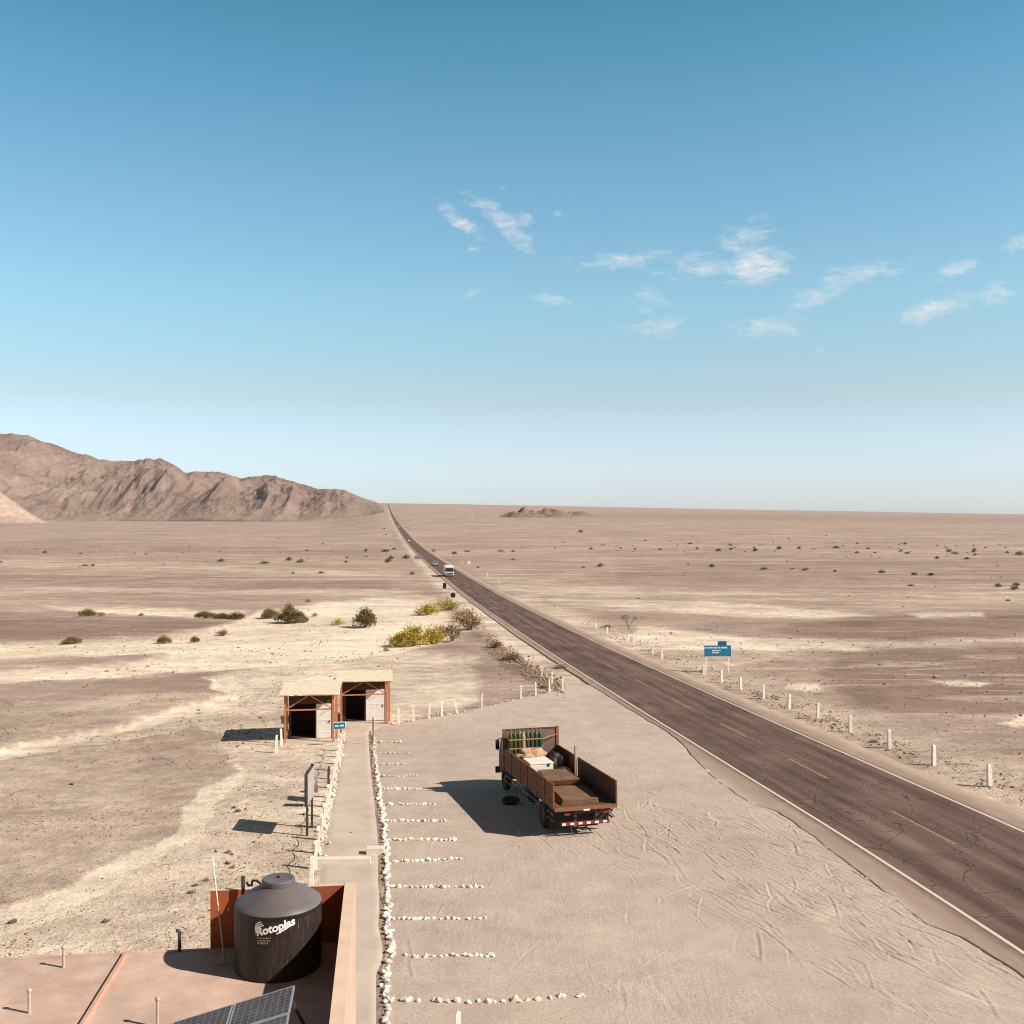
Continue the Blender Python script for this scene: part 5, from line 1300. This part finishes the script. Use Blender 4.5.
def car(Y, lane, mat, label, lights=True, tall=1.45):
    t = road_thing('car', Y, lane, label, 'car', 'cars far along the highway'); m = MB()
    prof = [(0, .35), (-.02, .7), (.15, .85), (1.1, .95), (1.75, tall - .03), (2.0, tall), (3.3, tall), (3.6, tall - .08), (4.25, .95), (4.4, .85), (4.4, .35)]
    k = len(prof); vs = []
    for x, i_ in ((-.86, .0), (.86, .0)):
        for y, z in prof: vs.append((x * (.86 if z > 1.1 else 1), y, z))
    fs = [(i, (i + 1) % k, k + (i + 1) % k, k + i) for i in range(k)] + [tuple(range(k - 1, -1, -1)), tuple(range(k, 2 * k))]
    m.add(vs, fs); m.build('body', mat, t)
    m = MB(); m.add([(-.7, 1.15, 1.0), (.7, 1.15, 1.0), (.62, 1.72, tall - .06), (-.62, 1.72, tall - .06), (-.7, 1.13, 1.02), (.7, 1.13, 1.02), (.62, 1.70, tall - .04), (-.62, 1.70, tall - .04)], [(0, 1, 2, 3), (7, 6, 5, 4), (0, 4, 5, 1), (1, 5, 6, 2), (2, 6, 7, 3), (3, 7, 4, 0)]); m.build('windscreen', MAT['glass'], t)
    for s in (-1, 1):
        m = MB(); m.box(s * .62 - .15, s * .62 + .15, -.05, -.0, .58, .75); m.build('headlight', MAT['headlight'], t)
        for y in (.8, 3.5):
            M = Matrix.Translation((s * .78, y, .32)) @ Matrix.Rotation(R(90), 4, 'Y'); m = MB(); m.lathe([(0, -.1), (.3, -.1), (.32, 0), (.3, .1), (0, .1)], 16, M, cap=False); m.build('wheel', MAT['tyre'], t)
car(392, -1.7, MAT['car_silver'], 'silver car just behind the white bus')
car(835, -1.7, MAT['car_white'], 'white car alone on the highway well behind the bus', tall=1.75)
car(1480, -1.7, MAT['car_white'], 'pale car in the far group, nearest of its three', tall=1.9)
car(1640, -1.6, MAT['car_white'], 'pale car in the far group, middle of its three', tall=1.9)
car(1560, 1.7, MAT['car_silver'], 'grey car going away beside the far group', tall=1.7)
car(2150, -1.6, MAT['car_white'], 'white speck of a car farthest along the highway', tall=2.1)
# signs seen from behind on the left verge
def back_sign(px, py, w, h, z0, mat, label, cat, posts=1, rnd=False):
    p = P(px, py); t = empty('traffic_sign', (p.x, p.y, gz(p.x, p.y)), 0, label=label, cat=cat)
    for x in ([0] if posts == 1 else [-w * .35, w * .35]):
        m = MB(); m.box(x - .07, x + .07, .03, .13, -.4, z0 + h * .8); m.build('post', MAT['sign_white'], t)
    m = MB()
    if rnd: m.lathe([(w / 2, 0), (w / 2, .03)], 24, Matrix.Translation((0, 0, z0 + h / 2)) @ Matrix.Rotation(R(90), 4, 'X'))
    else: m.box(-w / 2, w / 2, -.03, .0, z0, z0 + h)
    m.build('plate', mat, t)
back_sign(444.6, 592, .75, 1.25, .75, MAT['black'], 'dark rectangular traffic sign on the left verge past the bushes', 'sign')
back_sign(453, 602.5, .95, .95, .9, MAT['black'], 'dark round traffic sign nearest the yellow bushes', 'sign', rnd=True)
back_sign(418.5, 562.5, 3.4, 1.6, 1.3, MAT['grey_back'], 'wide grey sign on two posts on the left verge far away', 'sign', posts=2)
back_sign(469, 566.5, 1.1, 1.0, 1.0, MAT['sign_white'], 'small white sign on the right verge behind the bus', 'sign')
for px, py, w, lb in ((471, 519.5, 9, 'tiny white house on the far plain left of the hill'), (486, 519.5, 6, 'tiny white hut next to the house on the far plain')):
    p = P(px, py); t = empty('house', (p.x, p.y, gz(p.x, p.y) - .5), .1, label=lb, cat='house', group='far white houses')
    m = MB(); m.box(-w / 2, w / 2, 0, w * .7, 0, 3.4); m.build('walls', MAT['adobe'], t)
    m = MB(); m.box(-w / 2 - .4, w / 2 + .4, -.4, w * .7 + .4, 3.403, 3.8); m.build('roof', MAT['mat_roof'], t)
    m = MB(); m.box(-.5, .5, -.06, -.005, .5, 2.7); m.build('door', MAT['dark_wood'], t)

# ------------------------------------------------------------------ shrubs
def shrub_mesh(seed, mat, n, blade, shape='dome', w=1.0):
    rn = np.random.default_rng(seed)
    ncl = 10 if shape != 'sparse' else 9
    cc = []
    for _ in range(ncl):
        a = rn.uniform(0, 6.28); r = rn.uniform(0, .34) ** .8; cc.append((r * math.cos(a), r * math.sin(a) * .8, rn.uniform(.25, .75) * (1 - r), rn.uniform(.14, .28)))
    vs = []; fs = []
    for i in range(n):
        if rn.random() < .22:
            a = rn.uniform(0, 6.28); r = .5 * rn.random() ** .5; z = rn.uniform(.03, .95) * (1 - (r / .55) ** 2) ** .6 + .02; c = np.array([r * math.cos(a), r * math.sin(a), z])
        else:
            q = cc[rn.integers(ncl)]; d = rn.normal(0, 1, 3); d /= np.linalg.norm(d); c = np.array(q[:3]) + d * q[3] * rn.random() ** .4
        if c[2] < .02: c[2] = rn.uniform(.02, .15)
        out = np.array([c[0], c[1], .35 + rn.uniform(-.2, .5)]); out = out / (np.linalg.norm(out) + 1e-6) + rn.normal(0, .45, 3); out /= np.linalg.norm(out)
        sd = np.cross(out, rn.normal(0, 1, 3)); sd /= np.linalg.norm(sd) + 1e-6
        l = blade * rn.uniform(.6, 1.5); wd = blade * .22 * rn.uniform(.7, 1.4)
        o = len(vs); vs += [tuple(c - sd * wd), tuple(c + sd * wd), tuple(c + out * l + sd * wd * .4), tuple(c + out * l - sd * wd * .4)]; fs.append((o, o + 1, o + 2, o + 3))
    me = bpy.data.meshes.new('foliage'); me.from_pydata(vs, [], fs); me.materials.append(mat); return me
def stem_mesh(seed, n=24):
    rn = random.Random(seed); m = MB()
    for i in range(n):
        a = rn.uniform(0, 6.28); r = rn.uniform(.1, .42); h = rn.uniform(.4, 1.25) * (1 - r); c = Vector((r * math.cos(a), r * math.sin(a), h))
        m.tube([(0.02 * math.cos(a), .02 * math.sin(a), -.05), c * .5 + Vector((rn.uniform(-.04, .04), rn.uniform(-.04, .04), .02)), c], .014, 4, .004)
    return m.mesh('stem', MAT['twig'])
OL = [shrub_mesh(i, MAT['leaf_olive'], 2600, .075) for i in range(4)]
YE = [shrub_mesh(10 + i, MAT['leaf_yellow'], 1350, .08) for i in range(2)]
YS = [shrub_mesh(15, MAT['leaf_yellow'], 700, .07)]
BR = [shrub_mesh(20 + i, MAT['leaf_brown'], 750, .075) for i in range(2)]
MAT['leaf_far'] = leaf('hazed_far_leaf', (.25, .185, .115), (.42, .32, .20))  # paler leaf tone, distance haze put into the colour
SM = [shrub_mesh(30 + i, MAT['leaf_far'], 500, .14) for i in range(4)]
ST = [stem_mesh(i) for i in range(4)]
def shrub(px, py, wp, hp, me, label, group='desert shrubs', k=[0]):
    p = P(px, py); ppm = F / p.y; w = wp / ppm; h = hp / ppm * 1.08; k[0] += 1
    t = empty('desert_shrub', (p.x, p.y, gz(p.x, p.y) - .03), rs.uniform(0, 3.1), label=label, cat='shrub', group=group)
    c = bpy.data.objects.new('foliage', me); COL.objects.link(c); c.parent = t
    s = bpy.data.objects.new('stem', ST[k[0] % 4]); COL.objects.link(s); s.parent = t
    for o in (c, s): o.scale = (w, w * .85, h)
    return t
shrub(364.5, 626.5, 27, 21, OL[0], 'round dense olive shrub on pale sand, tallest in the wash', 'shrubs of the pale wash')
shrub(270, 617, 19, 11, OL[1], 'olive shrub left of the wide dark pair in the wash', 'shrubs of the pale wash')
shrub(289, 621.5, 30, 17, OL[2], 'wide dark olive shrub in the middle of the pale wash', 'shrubs of the pale wash')
shrub(289, 618, 14, 17, OL[0], 'taller shrub top rising behind the wide dark olive one', 'shrubs of the pale wash')
shrub(300, 621, 19, 11, OL[3], 'right hand low part of the wide dark olive clump', 'shrubs of the pale wash')
shrub(315, 615, 8, 5, BR[0], 'tiny brown shrub right of the wide dark clump', 'shrubs of the pale wash')
shrub(338, 623.5, 17, 8, YS[0], 'low thin yellowish shrub left of the round olive shrub', 'shrubs of the pale wash')
shrub(206, 617.5, 24, 8, OL[3], 'left low olive shrub at the dark edge of the wash', 'shrubs of the pale wash')
shrub(222, 618, 18, 6, OL[1], 'middle low olive shrub at the dark edge of the wash', 'shrubs of the pale wash')
shrub(236, 618.5, 19, 8, OL[2], 'right low olive shrub at the dark edge of the wash', 'shrubs of the pale wash')
shrub(88, 616, 17, 8, OL[0], 'olive shrub standing alone far left on the pale strip', 'shrubs of the pale wash')
shrub(101, 616, 12, 5, BR[1], 'low brown shrub next to the lone left olive one', 'shrubs of the pale wash')
shrub(141, 615.5, 6, 3, SM[1], 'tiny shrub between left shrub and the low row', 'shrubs of the pale wash')
shrub(73, 642.5, 18, 9, OL[1], 'nearest round shrub at far left below the dark strip', 'shrubs of the pale wash')
shrub(164, 641.5, 15, 9, OL[3], 'pointed olive shrub on the near pale strip', 'shrubs of the pale wash')
shrub(195, 640, 11, 7, OL[2], 'small pointed shrub right of the pointed olive one', 'shrubs of the pale wash')
shrub(223, 634, 17, 8, BR[0], 'thin dry shrub below the low olive row', 'shrubs of the pale wash')
shrub(308, 602, 8, 4, YS[0], 'tiny yellow shrub above the wide dark clump', 'shrubs of the pale wash')
shrub(395, 643, 22, 14, YS[0], 'thin left end of the big yellow green bush', 'yellow green bushes by the highway')
shrub(413, 644, 36, 24, YE[0], 'big yellow green bush left of the highway', 'yellow green bushes by the highway')
shrub(432, 642, 26, 19, YE[1], 'right part of the big yellow green bush', 'yellow green bushes by the highway')
shrub(452, 640, 28, 20, BR[1], 'brown dry bush between yellow bush and verge', 'yellow green bushes by the highway')
shrub(470, 630, 32, 21, BR[0], 'dry brown bush nearest the highway verge', 'yellow green bushes by the highway')
shrub(468, 619, 18, 13, YS[0], 'thin olive top behind the dry brown bush', 'yellow green bushes by the highway')
shrub(427, 614, 28, 13, YE[1], 'yellow green bush farther up, left one of the pair', 'yellow green bushes by the highway')
shrub(449, 610, 34, 13, YS[0], 'yellow green bush farther up, below the dark signs', 'yellow green bushes by the highway')
shrub(441, 634, 24, 14, YS[0], 'loose yellowish bush between the big and the farther bushes', 'yellow green bushes by the highway')
shrub(404, 645, 26, 17, YS[0], 'ragged outer branches left on the big yellow bush', 'yellow green bushes by the highway')
shrub(462, 622, 22, 13, BR[1], 'pale dry bush top between the dark round sign and brown bush', 'yellow green bushes by the highway')
shrub(386, 650, 8, 5, BR[1], 'small dry tuft left of the big yellow bush', 'yellow green bushes by the highway')
far_l = [(45, 552, 7, 3), (80, 553, 5, 2), (85, 565, 7, 3), (93, 565, 6, 3), (146, 554, 5, 2), (221, 561, 11, 4), (264, 563, 15, 4), (289, 560, 9, 5), (301, 562, 11, 5), (293, 573, 5, 3), (321, 573, 8, 4), (346, 562, 5, 3), (366, 551, 5, 4), (385, 551, 13, 4), (394, 549, 7, 3), (388, 562, 9, 6), (391, 558, 8, 5), (406, 558, 10, 6), (412, 574, 7, 5), (347, 557, 4, 2), (307, 550, 6, 2), (386, 534, 4, 2), (384, 529, 4, 2), (0, 562, 6, 3)]
far_r = [(434, 551, 5, 3), (454, 553, 7, 4), (467, 551, 8, 3), (501, 551, 8, 3), (513, 551, 6, 2.5), (478, 568, 5, 3), (513, 559, 7, 3), (581, 532, 7, 4), (591, 549, 5, 3), (600, 566, 9, 5), (583, 567, 6, 2.5), (621, 548, 4, 2), (635, 549, 4, 2), (660, 550, 5, 2.5), (690, 543, 7, 3), (697, 549, 4, 3), (712, 566.5, 8, 4), (718, 551, 8, 4), (730, 545, 5, 4), (731, 549, 5, 3), (755, 551, 6, 5), (779, 549, 7, 5), (764, 569, 10, 4), (799, 548.5, 5, 3), (792, 569, 5, 2), (805, 570, 10, 5), (836, 548, 7, 4), (835, 571.5, 5, 3), (857, 552.5, 6, 3), (868, 549, 5, 3), (882, 573, 8, 5), (875, 552.5, 5, 2), (901, 551, 6, 3), (907, 553, 8, 3), (914, 574.5, 8, 5), (931, 575.5, 9, 4), (937, 558.5, 5, 4), (949, 551.5, 7, 5), (955, 553.5, 8, 4), (967, 559, 8, 3), (974, 551.5, 6, 5), (975, 555, 5, 3), (1007, 552.5, 6, 3), (1020, 555, 11, 6), (998, 586, 9, 5), (1014, 590, 12, 6), (1016, 585, 8, 5), (911, 585, 9, 2), (905, 544, 5, 3), (857, 543, 4, 2.5), (1008, 600, 5, 3)]
sh_l = ['left of the highway', 'right of the highway']
def where(px, py):
    col = 'at the left edge' if px < 60 else 'left of the mountain middle' if px < 200 else 'below the mountain end' if px < 330 else 'left beside the highway' if px < 420 else 'right beside the highway' if px < 520 else 'below the low hills' if px < 620 else 'right of the low hills' if px < 700 else 'beyond the blue sign' if px < 780 else 'well right of the blue sign' if px < 880 else 'far out towards the right' if px < 960 else 'at the right edge'
    row = 'on the far plain' if py < 547 else 'in the far shrub belt' if py < 556 else 'on the middle plain' if py < 568 else 'on the nearer plain'
    return f'{row} {col}'
cnt = {}
allf = far_l + far_r
keys = [where(a, b) for a, b, _, _ in allf]
for i, (px, py, w, h) in enumerate(allf):
    k = keys[i]; same = sorted([j for j in range(len(allf)) if keys[j] == k], key=lambda j: allf[j][0])
    r_ = same.index(i); pre = 'dark shrub' if len(same) == 1 else f'{ORD[r_]} shrub from left'
    shrub(px, py + .5, w * .82, h * .8, SM[i % 4], f'{pre} {k}', 'tiny dark shrubs dotting the plain')
rt = random.Random(21)
for i in range(110):
    right = i < 75
    px = rt.uniform(520, 1024) if right else rt.uniform(0, 400); py = rt.choice([rt.gauss(547, 4), rt.gauss(551, 3), rt.uniform(536, 600)]) if right else rt.choice([rt.gauss(553, 5), rt.uniform(535, 598)])
    if right and px < 620 and py > 556: continue
    p = P(px, py); w = rt.uniform(1.6, 3.6) * p.y / F; o = bpy.data.objects.new('desert_scrub', SM[i % 4]); COL.objects.link(o)
    o.location = (p.x, p.y, gz(p.x, p.y) - .02); o.scale = (w, w * .8, rt.uniform(.8, 1.5) * p.y / F); o.rotation_euler.z = i
    tag(o, 'tiny faint scrub among many on the plain ' + ('right' if right else 'left') + ' of the highway', 'shrub', 'faint scrub on the plain ' + ('right' if right else 'left') + ' of the highway')
# leafless bush right of the highway
p = P(628.5, 628); t = empty('bare_bush', (p.x, p.y, gz(p.x, p.y)), 0, label='leafless branching bush right of the highway', cat='bush')
rn = random.Random(8); tr_ = MB(); tw = MB()
def branch(a, d, l, r, lev):
    b = a + d * l; (tr_ if lev < 2 else tw).tube([a, a.lerp(b, .5) + Vector((rn.uniform(-.05, .05), 0, .02)), b], r, 5, r * .6)
    if lev < 4:
        for _ in range(3):
            nd = (d + Vector((rn.uniform(-.7, .7), rn.uniform(-.7, .7), rn.uniform(-.1, .4)))).normalized(); branch(b, nd, l * .68, r * .6, lev + 1)
for _ in range(4): branch(Vector((0, 0, 0)), Vector((rn.uniform(-.6, .6), rn.uniform(-.6, .6), 1)).normalized(), .75, .04, 0)
tr_.build('trunk', MAT['twig'], t); tw.build('twigs', MAT['twig'], t)
# dry brush heaps
for px, py, w, h, lb in [(560, 668, 22, 5, 'dry brushwood heap on the left verge by the lot corner'), (512, 660, 30, 10, 'dark dry brush running down the left verge'), (545, 688, 16, 6, 'dark dry brush at the last lot posts'), (495, 648, 20, 9, 'dry brush beside the middle verge post'), (874, 742, 14, 4, 'dark dead brush at the third roadside post'), (607, 627, 18, 3, 'low dead brush beside the leafless bush'), (228, 853, 10, 5, 'dead twigs on sand above the water tank'), (233, 868, 9, 5, 'dead twigs nearest the water tank lid'), (206, 881, 9, 5, 'dead twigs left of the tall thin pole'), (193, 893, 11, 5, 'dead twigs just beyond the flat roof edge'), (108, 921, 10, 4, 'dead twigs on pale sand beyond the left roof')]:
    shrub(px, py, w, h, BR[0], lb, 'dead brush along the verges')

# ------------------------------------------------------------------ light, sky, camera
SUN = Vector((1.25, -.45, 1.0)).normalized()
sd = bpy.data.lights.new('sun', 'SUN'); sd.energy = 5.0; sd.angle = R(.55); sd.color = (1.0, .90, .80)
so = bpy.data.objects.new('sun', sd); COL.objects.link(so); so.rotation_euler = SUN.to_track_quat('Z', 'Y').to_euler(); so.location = (0, 0, 60)
w = bpy.data.worlds.new('World'); scene.world = w; w.use_nodes = True; nt = w.node_tree
bg = nt.nodes['Background']
sky = N(nt, 'ShaderNodeTexSky'); sky.sky_type = 'NISHITA'; sky.sun_disc = False
sky.sun_elevation = math.asin(SUN.z); sky.sun_rotation = math.atan2(SUN.x, SUN.y)
sky.altitude = 500; sky.air_density = 1.0; sky.dust_density = 1.2; sky.ozone_density = 1.5
tc = N(nt, 'ShaderNodeTexCoord'); sep = N(nt, 'ShaderNodeSeparateXYZ'); L(nt, tc, 'Generated', sep, 0)
ysafe = math_(nt, 'MAXIMUM', (sep, 1), .05)
gx = math_(nt, 'DIVIDE', (sep, 0), (ysafe, 0)); gy = math_(nt, 'DIVIDE', (sep, 2), (ysafe, 0))
# warp
cb = N(nt, 'ShaderNodeCombineXYZ'); L(nt, gx, 0, cb, 0); L(nt, gy, 0, cb, 1)
wn = N(nt, 'ShaderNodeTexNoise', i_Scale=20., i_Detail=8., i_Roughness=.7); L(nt, cb, 0, wn, 'Vector')
wo = N(nt, 'ShaderNodeVectorMath', operation='MULTIPLY_ADD'); L(nt, wn, 'Color', wo, 0); wo.inputs[1].default_value = (.044, .026, 0); wo.inputs[2].default_value = (-.022, -.013, 0)
wa = N(nt, 'ShaderNodeVectorMath', operation='ADD'); L(nt, cb, 0, wa, 0); L(nt, wo, 0, wa, 1)
CL = [(500, 222, 38, 7, -42, 1.0), (461, 221, 28, 5, -38, .9), (523, 221, 11, 7, 30, .7), (551, 302, 20, 5, -3, .8), (757, 266, 30, 12, 5, 1.25), (620, 260, 50, 6, 4, .85), (700, 265, 44, 9, 6, .75), (748, 240, 30, 13, 25, .75),
      (862, 272, 44, 7, 12, .85), (815, 296, 46, 9, 22, .75), (651, 295, 24, 8, 0, .65), (652, 322, 34, 9, 5, .7), (765, 330, 34, 9, 0, .7), (957, 267, 22, 5, 20, .9), (930, 311, 30, 7, 14, 1.1), (985, 298, 38, 8, 12, .75), (1020, 244, 14, 6, 22, .9), (822, 350, 9, 2, 0, .6), (472, 292, 9, 3, 0, .6), (479, 252, 9, 4, -20, .6), (561, 217, 5, 3, 0, .5), (1014, 228, 8, 3, 0, .5), (505, 188, 8, 4, 0, .4)]
acc = None
for (cx, cy, a, b_, ang, s) in CL:
    mp = N(nt, 'ShaderNodeMapping', vector_type='TEXTURE'); mp.inputs['Location'].default_value = ((cx - 512) / F, (512 - cy) / F, 0); mp.inputs['Rotation'].default_value = (0, 0, R(ang)); mp.inputs['Scale'].default_value = (a * 1.5 / F, b_ * 2.1 / F, 1); L(nt, wa, 0, mp, 0)
    ln = N(nt, 'ShaderNodeVectorMath', operation='LENGTH'); L(nt, mp, 0, ln, 0)
    mr = N(nt, 'ShaderNodeMapRange', interpolation_type='SMOOTHSTEP', i_1=0., i_2=1.25, i_3=s, i_4=0.); nt.links.new(ln.outputs['Value'], mr.inputs[0])
    acc = mr if acc is None else math_(nt, 'MAXIMUM', (acc, 0), (mr, 0))
mp2 = N(nt, 'ShaderNodeMapping'); mp2.inputs['Scale'].default_value = (1, 2.6, 1); mp2.inputs['Rotation'].default_value = (0, 0, -.25); L(nt, wa, 0, mp2, 0)
cn = N(nt, 'ShaderNodeTexNoise', i_Scale=42., i_Detail=10., i_Roughness=.68, i_Distortion=.3); L(nt, mp2, 0, cn, 'Vector')
cnr = N(nt, 'ShaderNodeMapRange', i_1=.32, i_2=.70); L(nt, cn, 'Fac', cnr, 0)
k = math_(nt, 'MULTIPLY', (acc, 0), 1.15); k = math_(nt, 'ADD', (k, 0), (cnr, 0)); k = math_(nt, 'SUBTRACT', (k, 0), .84); k = math_(nt, 'MULTIPLY', (k, 0), .74, clamp=True)
mp3 = N(nt, 'ShaderNodeMapping'); mp3.inputs['Scale'].default_value = (1, 4.5, 1); mp3.inputs['Rotation'].default_value = (0, 0, -.22); L(nt, wa, 0, mp3, 0)
sn = N(nt, 'ShaderNodeTexNoise', i_Scale=60., i_Detail=8., i_Roughness=.7); L(nt, mp3, 0, sn, 'Vector'); sr3 = N(nt, 'ShaderNodeMapRange', i_1=.34, i_2=.60, i_3=.35, i_4=1.15); L(nt, sn, 'Fac', sr3, 0); k = math_(nt, 'MULTIPLY', (k, 0), (sr3, 0), clamp=True)
gate = N(nt, 'ShaderNodeMapRange', i_1=0., i_2=.08); L(nt, acc, 0, gate, 0)
k = math_(nt, 'MULTIPLY', (k, 0), (gate, 0)); front = math_(nt, 'GREATER_THAN', (sep, 1), .1); k = math_(nt, 'MULTIPLY', (k, 0), (front, 0)); k = math_(nt, 'MULTIPLY', (k, 0), .88)
# grade of the clear sky; unseen zenith and rear dimmed to weaken shadow fill
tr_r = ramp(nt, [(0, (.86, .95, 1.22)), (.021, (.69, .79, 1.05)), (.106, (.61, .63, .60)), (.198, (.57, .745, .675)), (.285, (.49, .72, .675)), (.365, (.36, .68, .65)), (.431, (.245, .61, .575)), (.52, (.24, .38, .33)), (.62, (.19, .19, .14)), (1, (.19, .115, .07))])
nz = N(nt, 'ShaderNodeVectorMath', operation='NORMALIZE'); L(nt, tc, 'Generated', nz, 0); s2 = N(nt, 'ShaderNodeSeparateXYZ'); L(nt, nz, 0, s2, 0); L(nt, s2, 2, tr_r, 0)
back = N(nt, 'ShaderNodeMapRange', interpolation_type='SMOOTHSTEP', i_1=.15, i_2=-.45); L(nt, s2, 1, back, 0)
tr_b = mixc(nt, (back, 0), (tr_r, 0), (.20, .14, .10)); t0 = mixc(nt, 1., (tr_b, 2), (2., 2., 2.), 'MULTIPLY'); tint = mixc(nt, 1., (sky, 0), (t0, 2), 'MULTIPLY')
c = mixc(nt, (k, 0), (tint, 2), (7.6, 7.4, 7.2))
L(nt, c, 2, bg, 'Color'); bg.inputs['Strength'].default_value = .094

hm = MB(); hm.box(-11700, 11700, -11700, 11700, -420, 640)
mh = bpy.data.materials.new('pale_haze'); mh.use_nodes = True; nh = mh.node_tree; nh.nodes.clear()
ho = nh.nodes.new('ShaderNodeOutputMaterial'); pv_ = nh.nodes.new('ShaderNodeVolumePrincipled'); pv_.inputs['Color'].default_value = (.93, .90, .88, 1); pv_.inputs['Density'].default_value = 2.8e-5; pv_.inputs['Anisotropy'].default_value = .1
nh.links.new(pv_.outputs[0], ho.inputs['Volume'])
tag(hm.build('haze', mh), 'thin pale dust haze over the whole plain', 'haze', kind='stuff')
cam = bpy.data.cameras.new('camera'); co = bpy.data.objects.new('camera', cam); COL.objects.link(co)
co.location = (0, 0, EYE); co.rotation_euler = (R(90), 0, 0); cam.sensor_width = 36; cam.lens = 36 * F / 1024; cam.clip_start = .1; cam.clip_end = 60000
scene.camera = co
scene.view_settings.view_transform = 'Standard'; scene.view_settings.look = 'None'; scene.view_settings.exposure = .38; scene.view_settings.gamma = 1
scene.cycles.pixel_filter_type = 'BLACKMAN_HARRIS'; scene.cycles.filter_width = 1.05; scene.cycles.max_bounces = 6; scene.cycles.use_denoising = True
